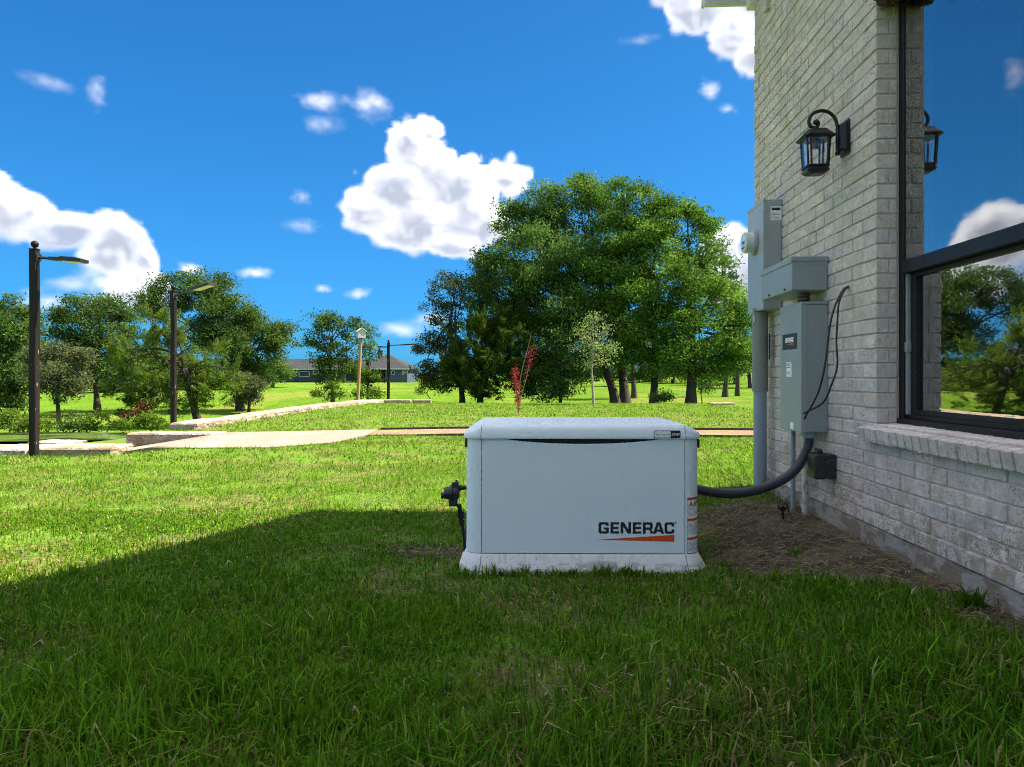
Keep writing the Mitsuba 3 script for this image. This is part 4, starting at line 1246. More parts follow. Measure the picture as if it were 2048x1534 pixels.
put('edging_board', board([(-2.5, 13.22), (-.92, 13.52), (9, 12.77)], .055), 'edging_green', label='dark green edging board along the far side of the dirt strip', cat='edging')
put('edging_board', board([(-2.6, 11.98), (-.8, 11.98), (9, 11.18)], .045), 'edging_green', label='dark edging board along the near side of the dirt strip', cat='edging')
x_, y_ = 4.6, 26.8
put('limestone_slab', place(rock(.9, .5, .10, 71, .02), *at(1443, 808, 26.5)[:2], -.12, .1), 'limestone', 40, label='single flat pale stone at the far edge of the lawn below the big trees', cat='stone slab')

solid('post_wood', proc(lambda p, n, uv: mix(mix([.006, .005, .006], [.022, .018, .016], fbm(p.x * 30, p.y * 30, p.z * 3, 3)), [.30, .25, .20], smoothstep(.72, .80, fbm(p.x * 42, p.y * 42, p.z * 9, 3)) * .8)), .55, specular=.2)
solid('lamp_lens', (.62, .60, .52), .4)
solid('lamp_metal', (.016, .016, .018), .4)


def lamp_post(base, h, w, heads, label, lean=0.0):
    """heads: (azimuth of the arm, arm length, head length, tilt)."""
    key = thing('lamp_post', label, 'lamp post', 'dark wooden lamp posts along the lawn edge')
    b = np.array(base, float)

    def P(part, m, mat_):
        put(key + '__' + part, moved(m, trimesh.transformations.translation_matrix(b) @ trimesh.transformations.rotation_matrix(lean, [0, 1, 0])), mat_, 30 if part in ('finial',) else False)
    m = box(-w / 2, w / 2, -w / 2, w / 2, -.3, h, .008).subdivide_to_size(.5)
    m.vertices[:, :2] += (meshkit.noise(m.vertices * [3, 3, 2] + b[0]) - .5)[:, None] * .012
    P('post', m, 'post_wood')
    P('cap', box(-w * .56, w * .56, -w * .56, w * .56, h, h + .012, .003), 'post_wood')
    P('finial', cat(lathe([(.030, h + .010), (.024, h + .022), (.020, h + .034)], 14), trimesh.creation.icosphere(3, max(.047, w * .33)).apply_translation((0, 0, h + .074))), 'post_wood')
    for q, (az, al, hl, tilt, zo) in enumerate(heads):
        M = trimesh.transformations.translation_matrix((0, 0, h + zo)) @ trimesh.transformations.rotation_matrix(az, [0, 0, 1]) @ trimesh.transformations.rotation_matrix(-tilt, [0, 1, 0])
        P('arm', moved(cat(tube([(w * .4, 0, 0), (w * .5 + al, 0, 0)], .020, 10), box(w * .48, w * .5 + .012, -.05, .05, -.05, .05, .004)), M), 'lamp_metal')
        x0 = w * .5 + al
        hd = extrude(Polygon([(x0 - .03, -.028), (x0 + .12, -.05), (x0 + .14, -.095), (x0 + hl, -.095), (x0 + hl, .095), (x0 + .14, .095), (x0 + .12, .05), (x0 - .03, .028)]), .045)
        hd.apply_translation((0, 0, -.025))
        fins = [box(x0 + .16 + f * .035, x0 + .168 + f * .035, -.085, .085, .018, .034) for f in range(max(1, int((hl - .2) / .035)))]
        P('lamp_head', moved(cat(hd, *fins), M), 'lamp_metal')
        P('lamp_lens', moved(box(x0 + .17, x0 + hl - .025, -.078, .078, -.031, -.0255, .001), M), 'lamp_lens')
    return key


b1 = at(68, 905, 9.3)
lamp_post([b1[0], 9.3, -.03], 2.72, .094, [(.0, .18, .44, -.07, -.10)], 'nearest dark lamp post, leftmost, with ball finial and flat lamp head', .004)
b2 = at(347, 860, 13.6)
lamp_post([b2[0], 13.6, -.06], 2.72, .092, [(-.45, .42, .62, .17, -.10)], 'second dark lamp post standing at the start of the long stone wall', 0)
b3 = at(777, 805, 29.2)
lamp_post([b3[0], 29.2, -.12], 2.52, .11, [(.15, .45, .55, .06, -.12), (math.pi - .3, .1, .35, .02, -.18)], 'far dark lamp post with two lamp heads at the bend of the stone wall', 0)

solid('birdhouse_white', (.46, .46, .48), .5)
solid('pine_pole', proc(lambda p, n, uv: mix([.27, .17, .07], [.36, .25, .12], fbm(p.x * 30, p.y * 30, p.z * 2, 3))), .7)
bh = thing('bird_house', 'white gabled bird house on a tall bare wooden pole', 'bird house')
q = at(715, 806, 31.5)
t = at(722, 676, 31.5)
put('bird_house__pole', tube([(q[0], 31.5, -.5), (t[0], 31.5, t[2] + .02)], .07, 12), 'pine_pole', 35)
bm = moved(extrude(Polygon([(-.17, 0), (.17, 0), (.17, .28), (0, .43), (-.17, .28)]), .34), mat([1, 0, 0], [0, 0, 1], [0, -1, 0], [0, .17, 0]))
Mb = trimesh.transformations.translation_matrix((t[0], 31.5, t[2])) @ trimesh.transformations.rotation_matrix(.45, [0, 0, 1])
put('bird_house__body', moved(bm, Mb), 'birdhouse_white')
for s in (-1, 1):
    rf = box(0, .27, -.21, .21, 0, .022, .004)
    rf.apply_transform(trimesh.transformations.rotation_matrix(math.radians(39.3), [0, 1, 0]))
    rf.apply_translation((0, 0, .434))
    if s < 0:
        rf.apply_transform(np.diag([-1, 1, 1, 1.0]))
        rf.invert()
    put('bird_house__roof_board', moved(rf, Mb), 'birdhouse_white')
put('bird_house__entrance', moved(cat(*[tube([(.169, y, z), (.1735, y, z)], .03, 12) for y in (-.08, .08) for z in (.09, .21)]), Mb), 'seam_black')

# ------------------------------------------------------------------ trees
solid('bark', proc(lambda p, n, uv: mix([.018, .015, .012], [.075, .062, .050], fbm(p.x * 14, p.y * 14, p.z * 4, 4))), .95)
solid('bark_pale', proc(lambda p, n, uv: mix([.16, .14, .12], [.34, .31, .27], fbm(p.x * 14, p.y * 14, p.z * 6, 3))), .95)


def unit(v):
    return v / (np.linalg.norm(v, axis=-1, keepdims=True) + 1e-9)


def foliage(centers, radii, pal, seed, leaf=.16, per=70, dens=11.0, spread=.36, needle=False, droop=.15, hollow=.22):
    """Leaves in sprays over the outer part of every ellipsoid."""
    r = np.random.default_rng(seed)
    dens, per, leaf = dens * 1.9, per * 1.75, leaf * 1.06
    cc, out = [], []
    for c, a in zip(centers, radii):
        n = max(4, int(dens * (a[0] * a[1] * a[2]) ** (2 / 3)))
        k = max(3, int(n / 9))
        sub = unit(r.normal(size=(k, 3))) * r.uniform(.62, 1.0, (k, 1))
        sub[:, 2] = np.where(sub[:, 2] < -.5, -sub[:, 2], sub[:, 2])
        q = sub[r.integers(0, k, n)] + r.normal(0, .17, (n, 3)) * [1, 1, .75]
        q2 = unit(r.normal(size=(n, 3))) * (hollow + (1.0 - hollow) * r.random((n, 1)) ** .6)
        q = np.where((r.random(n) < .36)[:, None], q2, q)
        rad = np.linalg.norm(q, axis=1)
        d = unit(q)
        cc.append(np.asarray(c) + d * a * rad[:, None])
        out.append(d)
    cc, out = np.vstack(cc), np.vstack(out)
    n = len(cc)
    tone = r.uniform(.72, 1.28, n)
    pk = r.integers(0, len(pal), n)
    m = r.poisson(per, n)
    i = np.repeat(np.arange(n), m)
    N = len(i)
    size = spread * r.uniform(.6, 1.25, n)
    if needle:                                                  # feathery sprays that point up and outwards
        ax = unit(out + [0, 0, .5] + r.normal(0, .35, (n, 3)))
        t = r.uniform(-.6, 1.0, N)
        o = ax[i] * (t * size[i] * 1.5)[:, None] + r.normal(0, 1, (N, 3)) * (size[i] * .26 * (1.15 - t))[:, None]
    else:
        o = np.clip(r.normal(0, 1, (N, 3)), -1.7, 1.7) * size[i][:, None] * [1, 1, .62]
    p = cc[i] + o
    d = unit(r.normal(0, 1, (N, 3)) + out[i] * .7 + [0, 0, -droop] if not needle else ax[i] + r.normal(0, .5, (N, 3)))
    s = unit(np.cross(d, r.normal(size=(N, 3))))
    L_ = leaf * r.uniform(.6, 1.3, N)
    w = L_ * (.40 if not needle else .16)
    v = np.stack([p - d * (L_ / 2)[:, None], p + s * (w / 2)[:, None], p + d * (L_ / 2)[:, None], p - s * (w / 2)[:, None]], 1).reshape(-1, 3)
    k = np.arange(N)[:, None] * 4
    f = np.concatenate([k + [0, 1, 2], k + [0, 2, 3]])
    c = np.asarray(pal)[pk[i]] * (tone[i] * r.uniform(.75, 1.25, N))[:, None]
    return tm(v, f), np.repeat(np.clip(c, 0, 1), 4, 0), cc


def tree(name, label, base, r0, blobs, pal, seed, trunk=None, group=None, kind='tree', bark='bark', limbs=True, **kw):
    key = thing(name, label, kind, group)
    r = np.random.default_rng(seed)
    C = np.array([b[:3] for b in blobs])
    R = np.array([b[3:6] for b in blobs])
    m, col, cl = foliage(C, R, np.asarray(pal) * 1.34, seed, **kw)
    b = np.array(base, float)
    top = np.array(trunk if trunk is not None else [b[0] + .1 * (C[:, 0].mean() - b[0]), b[1], C[:, 2].min() + .35 * (C[:, 2].max() - C[:, 2].min())], float)
    mid = (b + top) / 2 + [r.normal(0, .12), r.normal(0, .1), 0]
    ms = [tube(spline([b - [0, 0, .4], b + [0, 0, .1], mid, top], 14), np.interp(np.linspace(0, 1, 14), [0, .12, .3, 1], [2.0, 1.25, .92, .55]) * r0, 11)]
    tv = ms[0].vertices
    tv += ms[0].vertex_normals * (r0 * .5 * (meshkit.fbm(tv * [4, 4, 1.2] + seed, 3, seed) - .5))[:, None]
    if limbs:
        for c, a in zip(C, R):
            st = top + (mid - top) * r.random() * .7
            h = (st + c) / 2 + r.normal(0, .18, 3) * a.mean() + [0, 0, .1]
            ms.append(tube(spline([st, h, c + [0, 0, .3 * a[2]]], 9), np.linspace(.42, .12, 9) * r0, 6, False))
            for q in range(7):
                tgt = c + unit(r.normal(size=3)) * a * .95
                st2 = c + (h - c) * r.random() * .5
                ms.append(tube(spline([st2, (st2 + tgt) / 2 + r.normal(0, .1, 3) * a.mean(), tgt], 5), np.linspace(.13, .035, 5) * r0, 4, False))
    put(key + '__trunk', cat(*ms), bark, 40)
    put(key + '__crown', m, 'tree_leaf', False, color=col)
    return key


def B(lst, D, dj=.0, flat=.8, seed=0):
    """Crown masses: (photo x, photo y, radius in photo pixels[, extra depth]) at D metres."""
    out = []
    for q in lst:
        d = D + (q[3] if len(q) > 3 else 0)
        c = at(q[0], q[1], d)
        a = q[2] / F * d
        out.append((*c, a * 1.02, a * 1.05, a * .92))
    return out


OAK = [[.048, .094, .022], [.064, .118, .027], [.085, .142, .036], [.038, .076, .018]]
PECAN = [[.060, .132, .018], [.080, .162, .022], [.108, .196, .034], [.048, .106, .016]]
PECAN_D = [[.048, .104, .022], [.066, .132, .028], [.090, .160, .040]]
CEDAR = [[.078, .138, .020], [.105, .168, .024], [.058, .105, .016]]
CEDAR_D = [[.030, .062, .010], [.040, .078, .012], [.05, .085, .012]]
GREY = [[.075, .095, .045], [.095, .115, .055], [.060, .080, .036]]
MED = [[.050, .100, .012], [.068, .125, .014], [.040, .082, .012]]


def gb(px, D):
    p = at(px, 800, D)
    return [p[0], D, float(gz(p[0], D))]


GT = 'big broad trees beyond the lawn'
tree('pecan_tree', 'large tree on a trunk leaning left, left part of the big group beyond the lawn', gb(1231, 36.5), .24, B([(1080, 408, 46), (1040, 445, 44), (1095, 455, 50), (1000, 520, 55, -.5), (965, 560, 45), (1075, 520, 82, -1.2), (1055, 610, 85, -1), (1135, 640, 85, -1.6), (1140, 540, 70, -1), (1120, 700, 65, -1), (985, 610, 45, .5), (1020, 660, 60)], 37.5), PECAN_D, 101, trunk=at(1185, 640, 37), group=GT, spread=.36)
tree('pecan_tree', 'tallest tree of the big group, its rounded top highest, on a straight trunk', gb(1250, 37), .24, B([(1170, 382, 40, .5), (1162, 440, 54, .5), (1205, 430, 44), (1215, 500, 72, -.6), (1195, 590, 80, -1), (1225, 670, 70, -1), (1190, 730, 40, -1), (1250, 580, 60, -1.2)], 37.8), PECAN_D[1:] + PECAN[:2], 102, trunk=at(1225, 620, 37.5), group=GT, spread=.36)
tree('pecan_tree', 'bright green tree in the big group on the third trunk, right of the tallest one', gb(1307, 35.5), .20, B([(1246, 398, 36), (1300, 404, 38), (1262, 440, 44), (1338, 432, 40), (1270, 480, 60, -.8), (1320, 510, 65, -.8), (1290, 590, 70, -1.4), (1300, 670, 58, -1.2), (1315, 720, 36, -1), (1285, 725, 32, -1), (1250, 715, 32, -.6)], 36), PECAN, 103, trunk=at(1303, 640, 35.5), group=GT, spread=.34)
tree('pecan_tree', 'bright green tree at the right end of the big group, partly behind the meter box', gb(1382, 34), .26, B([(1375, 450, 48, 1), (1400, 510, 56, .5), (1370, 570, 62, -.5), (1430, 590, 58), (1465, 640, 46), (1400, 660, 64, -1.2), (1350, 690, 46, -1), (1450, 705, 42, -.5), (1485, 690, 34), (1390, 725, 36, -1), (1350, 735, 30, -.8), (1425, 738, 36, -.6), (1468, 735, 30), (1490, 650, 32, .4)], 34.5), PECAN, 104, trunk=at(1382, 650, 34), group=GT, spread=.33)
tree('cedar_tree', 'dark green bushy cedar at the left foot of the big tree group', gb(960, 34.5), .16, B([(960, 690, 62), (1000, 720, 62, -.3), (930, 745, 50), (985, 650, 50), (1035, 670, 50, .4), (1010, 765, 52), (945, 770, 42), (905, 735, 34), (1050, 730, 50), (970, 740, 60, -.6)], 34.5), CEDAR_D, 105, trunk=at(965, 690, 34.5), leaf=.19, dens=20, spread=.3, needle=True)
tree('dark_bush', 'dense dark leafy bush between the red-leaved and the pale sapling', gb(1120, 35), .10, B([(1100, 740, 48), (1140, 760, 46), (1085, 775, 36), (1150, 720, 36, .4), (1115, 690, 40, .5)], 35), PECAN_D, 106, trunk=at(1115, 740, 35), kind='bush', dens=14, spread=.3)
tree('thin_tree', 'thin grey-green tree leaning out left of the big tree group', gb(925, 36.5), .13, B([(895, 575, 34), (870, 620, 30), (905, 640, 36), (855, 690, 30), (835, 700, 18), (890, 700, 36), (880, 745, 36), (925, 600, 26), (915, 560, 22), (850, 745, 26), (880, 778, 24)], 36.5), [[.055, .075, .030], [.07, .09, .038], [.045, .068, .02]], 107, trunk=at(900, 640, 36.5), leaf=.14, per=52, dens=10, spread=.26)
tree('far_conifer', 'pointed dark conifer rising just behind the right end of the big group', gb(1450, 52), .16, [(*at(1445 + q[0], q[1], 52), q[2], q[2], .7) for q in ((0, 500, .22), (0, 525, .42), (2, 550, .6), (4, 580, .8), (4, 620, 1.0), (6, 660, 1.2))], [[.03, .05, .02], [.04, .06, .025]], 108, leaf=.2, per=40, dens=16, spread=.22, needle=True)
tree('far_conifer', 'lower pointed conifer close to the meter box behind the big group', gb(1475, 54), .14, [(*at(1473 + q[0], q[1], 54), q[2], q[2], .7) for q in ((0, 558, .22), (0, 580, .4), (-2, 605, .7), (0, 640, .9))], [[.03, .05, .02], [.04, .06, .025]], 109, leaf=.2, per=40, dens=16, spread=.22, needle=True)
for q, (px, D, w, lab) in enumerate(((1268, 48, .17, 'slim straight trunk standing farther back between the trunks of the big group'), )):
    tree('pecan_tree', lab, gb(px, D), w, B([(1262, 640, 34), (1285, 690, 30), (1245, 680, 28)], D), PECAN_D, 120 + q, trunk=at(px, 660, D), group=GT)

tree('oak_tree', 'large dark oak behind the second lamp post', gb(480, 42), .22, B([(430, 580, 34), (380, 590, 42), (330, 610, 42), (295, 620, 24, .5), (420, 640, 52, -1), (470, 625, 40), (500, 665, 46), (540, 665, 34), (560, 690, 26), (460, 690, 50, -1), (520, 720, 40), (480, 750, 34), (390, 680, 48), (565, 660, 18), (350, 570, 24)], 42), OAK, 110, trunk=at(470, 690, 42), spread=.36)
tree('cedar_tree', 'feathery yellow-green cedar left of the second lamp post, above the pond', gb(395, 31), .17, B([(300, 650, 34), (345, 660, 40), (290, 700, 50), (350, 715, 50, -.5), (260, 720, 40), (420, 730, 46, -.6), (460, 750, 36, -.3), (380, 770, 46, -.8), (310, 765, 50, -.5), (250, 775, 36), (430, 790, 38, -.5), (340, 805, 34, -.5), (275, 810, 30), (475, 775, 26), (395, 810, 22, -.6), (350, 790, 46), (300, 800, 36, .4), (400, 745, 52, .6)], 31), CEDAR, 111, trunk=at(370, 720, 31), leaf=.14, dens=15, per=80, spread=.28, needle=True)
tree('oak_tree', 'leafy oak on a straight trunk at the left, between the first two lamp posts', gb(195, 39), .18, B([(150, 620, 32), (190, 610, 32), (225, 620, 30), (250, 640, 24), (130, 655, 36), (180, 665, 42, -.6), (230, 680, 38, -.4), (195, 715, 40, -.6), (150, 700, 34), (240, 730, 30)], 39), OAK, 112, trunk=at(195, 700, 39), spread=.34)
tree('oak_tree', 'broad oak at the left edge, partly behind the nearest lamp post', gb(20, 35), .20, B([(15, 625, 36), (-30, 615, 50), (40, 660, 36), (0, 690, 50, -.6), (-50, 690, 60), (45, 720, 34), (10, 750, 46, -.5), (-45, 770, 50), (35, 790, 34), (-10, 805, 34), (-110, 640, 70), (-120, 740, 80)], 35), OAK[1:] + PECAN_D[:1], 113, trunk=at(5, 700, 35), spread=.34)
tree('young_oak', 'grey-green young oak with drooping twigs near the pond at the left', gb(118, 33), .10, B([(110, 700, 32), (140, 720, 34), (85, 725, 30), (115, 755, 36, -.3), (155, 760, 26), (75, 765, 24), (120, 790, 24), (150, 790, 18)], 33), GREY, 114, trunk=at(118, 740, 33), leaf=.15, spread=.3)
tree('young_oak', 'small grey-green oak at the foot of the large dark oak', gb(497, 40), .10, B([(490, 770, 28), (470, 780, 22), (510, 785, 22), (495, 795, 20)], 40), GREY, 115, trunk=at(497, 780, 40), leaf=.16, spread=.3)
tree('slim_tree', 'slim airy tree just behind the long stone wall', gb(667, 33), .085, B([(640, 632, 20), (655, 650, 22), (630, 660, 18), (668, 640, 20), (690, 645, 18), (650, 690, 26), (685, 690, 28), (712, 650, 16), (640, 720, 22), (665, 730, 26), (700, 720, 26), (650, 755, 18), (690, 755, 22), (725, 680, 20), (622, 690, 12)], 33), MED, 116, trunk=at(662, 680, 33), leaf=.13, per=50, dens=12, spread=.22)
tree('slim_tree', 'bushy small tree right of the bird house pole', gb(735, 34.5), .07, B([(735, 665, 16), (725, 690, 18), (745, 710, 18), (735, 740, 20), (745, 765, 18), (725, 770, 16), (715, 745, 14)], 34.5), MED + OAK[:1], 117, trunk=at(735, 720, 34.5), leaf=.13, per=50, dens=12, spread=.22)
SH = 'low shrubs along the pond and the wall'
for q, (px, py, rr_, D, lab, pal) in enumerate(((660, 785, 26, 32, 'round dark green shrub at the foot of the slim airy tree', MED), (735, 785, 18, 33.5, 'small bright shrub at the foot of the bird house pole', MED), (20, 845, 26, 27.5, 'leafy bright shrub by the pond at the left edge of the photo', CEDAR), (75, 848, 24, 27.5, 'leafy bright shrub by the pond just right of the nearest lamp post', CEDAR), (150, 850, 26, 27.5, 'darker shrub by the pond, below the straight-trunked oak', OAK), (215, 846, 28, 27.5, 'bright leafy shrub by the pond left of the brown dead branches', MED), (300, 845, 24, 27.5, 'leafy shrub by the pond left of the second lamp post', MED), (1325, 795, 13, 33.5, 'little dark shrub between the two right-hand trunks of the big group', PECAN_D), (862, 775, 20, 40, 'weedy green shrub left of the dark cedar below the big group', CEDAR), (1405, 770, 20, 36, 'shaggy shrub round the foot of the rightmost trunk', PECAN_D))):
    tree('shrub', lab, gb(px, D), .03, B([(px, py - rr_ * .1, rr_ * .8), (px - rr_ * .9, py + rr_ * .2, rr_ * .45), (px + rr_ * .9, py + rr_ * .2, rr_ * .5)], D), pal, 130 + q, trunk=at(px, py, D), kind='shrub', group=SH, leaf=.12, dens=20, per=46, spread=.18, limbs=False)
tree('dead_branches', 'brown dead branches hanging at the foot of the feathery cedar', gb(275, 29.5), .03, B([(275, 820, 20), (290, 835, 14), (262, 835, 12)], 29.5), [[.16, .06, .03], [.10, .05, .03]], 150, trunk=at(275, 820, 29.5), kind='branches', leaf=.13, dens=18, per=26, spread=.18)
FW = 'far trees closing the view'
r = np.random.default_rng(9)
for q, (px, py, D, rr_, lab) in enumerate(((-60, 700, 62, 60, 'far tree at the left edge behind the broad oak'), (60, 715, 66, 48, 'far tree glimpsed between the broad oak and the straight-trunked oak'), (160, 735, 70, 40, 'far tree low behind the straight-trunked oak'), (270, 725, 64, 46, 'far tree behind the feathery cedar'), (545, 742, 75, 22, 'far tree right behind the large dark oak, left of the dark blue house'), (1290, 740, 90, 30, 'far tree low between the trunks of the big group'), (1470, 728, 80, 26, 'pale far tree beside the thick pipe at the right'), (1120, 735, 85, 36, 'far tree hidden behind the dark bush'), (1500, 715, 70, 34, 'far bright tree seen beside the meter box'), (920, 745, 100, 26, 'far tree behind the dark cedar'), (-10, 745, 58, 40, 'far tree low behind the broad oak at the left edge'), (110, 745, 60, 40, 'far tree low behind the grey-green young oak'), (220, 750, 57, 38, 'far tree low right of the straight-trunked oak'), (330, 745, 60, 42, 'far tree low behind the second lamp post'), (420, 745, 66, 40, 'far tree low behind the trunk of the large dark oak'), (500, 745, 70, 30, 'far tree low at the right foot of the large dark oak'), (1225, 738, 80, 28, 'far tree behind the leaning trunk of the big group'), (1345, 738, 84, 30, 'far tree low between the two right-hand trunks'), (1410, 735, 78, 30, 'far tree behind the rightmost trunk of the big group'), (-200, 690, 55, 90, 'far tree left of the view'), (-380, 680, 50, 110, 'far tree well left of the view'))):
    tree('far_tree', lab, gb(px, D), .2, B([(px, py, rr_), (px - rr_ * .8, py + rr_ * .35, rr_ * .7), (px + rr_ * .8, py + rr_ * .3, rr_ * .75)], D), OAK + PECAN_D, 160 + q, group=FW, leaf=.26, dens=5.5, per=60, spread=.5)

# saplings on the lawn
solid('twig', (.22, .19, .16), .8)
key = thing('red_sapling', 'spindly sapling with small crimson leaves on the lawn behind the generator', 'sapling')
b = onground(1037, 830, 0)
b[2] = float(gz(b[0], b[1]))
D = b[1]
st, tips = [], []
for pts in (((1037, 830), (1038, 790), (1042, 750), (1052, 710), (1062, 665)), ((1037, 826), (1034, 795), (1031, 760), (1034, 735)), ((1038, 815), (1046, 780), (1055, 745), (1060, 715), (1065, 697)), ((1036, 800), (1030, 770), (1028, 742))):
    p = np.array([at(x, y, D) for x, y in pts])
    p[:, 1] += np.linspace(0, .25, len(p)) * np.random.default_rng(int(pts[1][0])).normal()
    p[0, 2] = max(p[0, 2], b[2])
    st.append(tube(spline(p, 20), np.linspace(.016, .005, 20), 6))
    tips.append(spline(p, 40))
put(key + '__stems', cat(*st), 'twig', 40)
r = np.random.default_rng(77)
lp = np.vstack([tips[1][8:], tips[2][20:], tips[2][26:], tips[3][12:], tips[1][4:30]])
lp = lp[r.integers(0, len(lp), 430)] + r.normal(0, .05, (430, 3))
d = unit(r.normal(size=(430, 3)))
s = unit(np.cross(d, r.normal(size=(430, 3))))
v = np.stack([lp, lp + d * .03 + s * .014, lp + d * .07, lp + d * .03 - s * .014], 1).reshape(-1, 3)
k = np.arange(430)[:, None] * 4
put(key + '__leaves', tm(v, np.concatenate([k + [0, 1, 2], k + [0, 2, 3]])), 'tree_leaf', False, color=np.repeat(np.array([[.28, .022, .04], [.38, .045, .07], [.18, .016, .025]])[r.integers(0, 3, 430)], 4, 0))

tree('pale_sapling', 'young tree with sparse pale leaves on a thin trunk before the dark bush', gb(1187, 26.5), .05, B([(1190, 640, 20), (1185, 665, 26), (1170, 690, 26), (1205, 690, 28), (1160, 670, 16), (1190, 715, 28), (1215, 665, 14), (1180, 735, 20), (1150, 695, 14), (1225, 700, 10)], 26.5), [[.15, .22, .075], [.20, .26, .10], [.11, .18, .05]], 118, trunk=at(1188, 690, 26.5), kind='sapling', bark='bark_pale', leaf=.10, per=12, dens=22, spread=.20)

# ------------------------------------------------------------------ the house in the distance
hd = thing('blue_house', 'dark blue one-storey house with grey roof far behind the stone wall', 'house')
solid('siding_navy', proc(lambda p, n, uv: mix([.014, .024, .050], [.022, .034, .066], smoothstep(.1, .2, p.z * 6 - dr.floor(p.z * 6)))), .6)
solid('siding_sunlit', proc(lambda p, n, uv: mix([.030, .050, .085], [.042, .066, .108], smoothstep(.1, .2, p.z * 6 - dr.floor(p.z * 6)))), .6)  # same paint as the main wall, paled to imitate sun on the wing
solid('shingle_gray', proc(lambda p, n, uv: mix([.009, .012, .019], [.020, .025, .034], fbm(p.x * 1.5, p.y * 1.5, p.z * 4, 3))), .9)
solid('trim_white', (.62, .62, .60), .5)
solid('far_glass', (.02, .03, .035), .08)
solid('paint_red', (.45, .03, .03), .5)
HD = 135.0
fx = lambda px, D=HD: (px - CX) / F * D
fz = lambda py, D=HD: EYE + (HY - py) / F * D
z0 = fz(768)
put('blue_house__wall', box(fx(530), fx(768), HD, HD + 12, z0 - 1, fz(739)), 'siding_navy')
put('blue_house__side_wing', box(fx(776), fx(819), HD - 3, HD + 13, z0 - 1, fz(739)), 'siding_sunlit', label='wing at the right end, its blue paled to imitate sunlight')
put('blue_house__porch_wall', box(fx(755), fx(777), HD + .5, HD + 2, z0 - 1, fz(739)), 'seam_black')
ez, rz = fz(739), fz(718, HD + 6)


def hip(x0, x1, y0, y1, z, h, ov=.6):
    x0, x1, y0, y1 = x0 - ov, x1 + ov, y0 - ov, y1 + ov
    m = (y0 + y1) / 2
    t = (y1 - y0) / 2 * .98
    a, b = (x0 + t, x1 - t) if x1 - x0 > 2 * t else ((x0 + x1) / 2 - .05, (x0 + x1) / 2 + .05)
    return trimesh.convex.convex_hull(np.array([(x0, y0, z), (x1, y0, z), (x0, y1, z), (x1, y1, z), (x0, y0, z + .1), (x1, y0, z + .1), (x0, y1, z + .1), (x1, y1, z + .1), (a, m, z + h), (b, m, z + h)]))


gr = trimesh.convex.convex_hull(np.array([(fx(x), y, z) for x in (524, 768) for y, z in ((HD - .7, ez + .08), (HD - .7, ez + .2), (HD + 12.7, ez + .2), (HD + 12.7, ez + .08), (HD + 6, rz))]))
put('blue_house__roof', gr, 'shingle_gray')
put('blue_house__hip_roof', hip(fx(716), fx(819), HD - 3, HD + 13, ez + .06, fz(709, HD + 5) - ez), 'shingle_gray')
put('blue_house__fascia', cat(box(fx(524), fx(714), HD - .74, HD - .66, ez - .02, ez + .15), box(fx(711), fx(824), HD - 3.7, HD - 3.62, ez - .02, ez + .15)), 'trim_white')
put('blue_house__porch_post', box(fx(765), fx(766.5), HD - 2.6, HD - 2.45, z0 - .5, ez), 'pine_pole')
for px, w, y0, y1, D in ((758, 2.2, 694, 716, HD + 4),):
    put('blue_house__chimney', cat(box(fx(755.5, D), fx(761.5, D), D, D + .8, fz(716, D), fz(700, D)), box(fx(757, D), fx(760, D), D + .1, D + .6, fz(701, D), fz(693, D)), box(fx(762, D), fx(764.5, D), D, D + .5, fz(716, D), fz(701, D))), 'siding_navy')
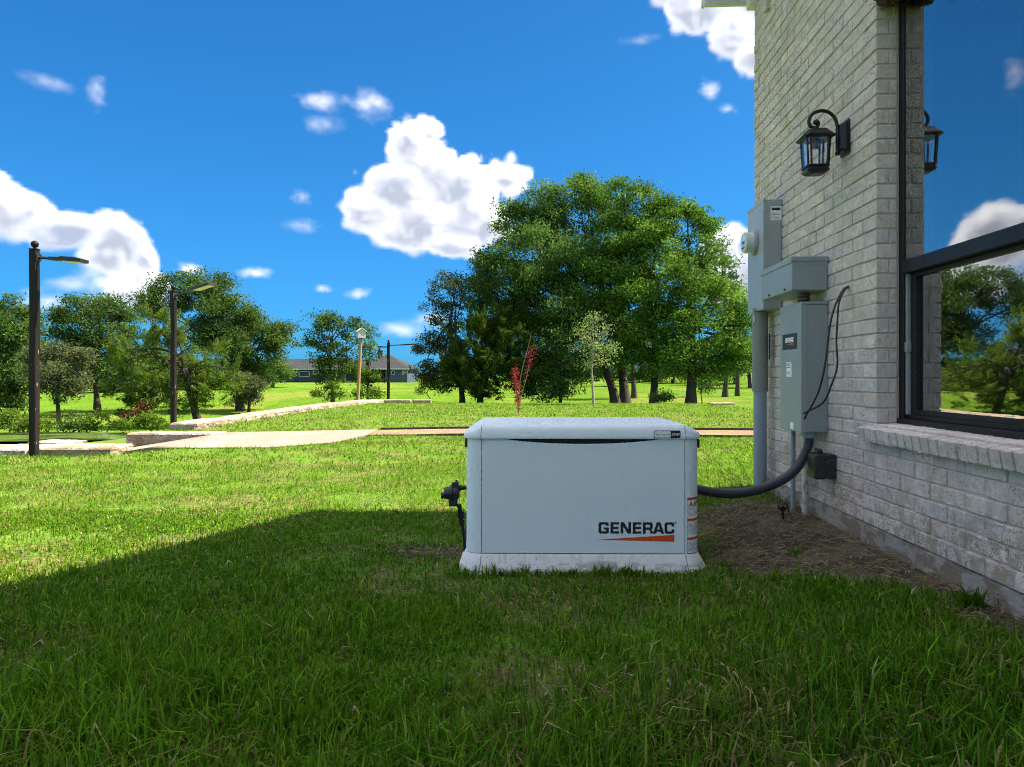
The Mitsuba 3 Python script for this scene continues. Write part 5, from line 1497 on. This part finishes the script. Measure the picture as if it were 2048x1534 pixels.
for x0, x1, t, b, D in ((598, 619, 742.5, 753, HD), (626, 637, 741.5, 748.5, HD), (642, 673, 743, 763.5, HD), (535, 556, 742.5, 764, HD), (690, 716, 743, 763, HD), (783, 789, 741.5, 749, HD - 3), (804, 808, 741.5, 749, HD - 3), (808.7, 815, 741.5, 746.5, HD - 3)):
    k = put('blue_house__window', cat(box(fx(x0, D), fx(x1, D), D - .08, D - .02, fz(t + .9, D), fz(t, D)), box(fx(x0, D), fx(x1, D), D - .08, D - .02, fz(b, D), fz(b - .9, D)), box(fx(x0, D), fx(x0 + .9, D), D - .08, D - .02, fz(b - .9, D), fz(t + .9, D)), box(fx(x1 - .9, D), fx(x1, D), D - .08, D - .02, fz(b - .9, D), fz(t + .9, D))), 'trim_white')
    put(k + '__pane', box(fx(x0 + .5, D), fx(x1 - .5, D), D - .05, D - .01, fz(b - .5, D), fz(t + .5, D)), 'far_glass')
put('blue_house__door', box(fx(770.5), fx(773.5), HD + .3, HD + .45, z0, fz(745)), 'trim_white')
put('blue_house__riser_pipe', tube([(fx(571), HD - .25, z0 - .3), (fx(571), HD - .25, fz(752)), (fx(576), HD - .25, fz(752)), (fx(576), HD - .25, fz(749))], .06, 6), 'trim_white')
put('blue_house__utility_box', box(fx(570), fx(573), HD - .3, HD - .05, fz(755), fz(752)), 'trim_white')
put('air_conditioner', cat(box(fx(581), fx(592), HD - 1.6, HD - .6, z0 - .3, fz(759.5), .03), *[box(fx(581) - .01, fx(592) + .01, HD - 1.62, HD - 1.6, z, z + .03) for z in np.arange(z0 + .1, fz(760), .09)]), 'lamp_metal', label='dark air conditioner unit standing against the far blue house', cat='air conditioner')
pt = lathe([(.05, -1.5), (.38, -1.38), (.5, -1.15), (.5, 1.15), (.38, 1.38), (.05, 1.5)], 20)
pt = moved(pt, trimesh.transformations.rotation_matrix(math.pi / 2, [0, 1, 0]))
pt = cat(pt, box(-1, -.8, -.3, .3, -.8, -.4), box(.8, 1, -.3, .3, -.8, -.4), tube([(0, 0, .45), (0, 0, .68)], .14, 10))
put('propane_tank', moved(pt, trimesh.transformations.translation_matrix(at(517, 764.5, 118))), 'trim_white', 40, label='white propane tank left of the far blue house', cat='tank')
CHR = 'red chairs on the porch of the far house'
for q, px in enumerate((759, 768)):
    c = np.array([fx(px), HD - 1.6, fz(767.5)])
    cm = cat(box(-.35, .35, -.3, .35, .36, .42), box(-.35, .35, .30, .38, .40, 1.1), *[box(x - .04, x + .04, y - .04, y + .04, 0, .6) for x in (-.32, .32) for y in (-.28, .3)], *[box(x - .06, x + .06, -.34, .36, .6, .65) for x in (-.33, .33)])
    put('porch_chair', cm.apply_translation(c), 'paint_red', label=('red garden chair at the left of the far porch', 'red garden chair at the right of the far porch')[q], cat='chair', group=CHR)
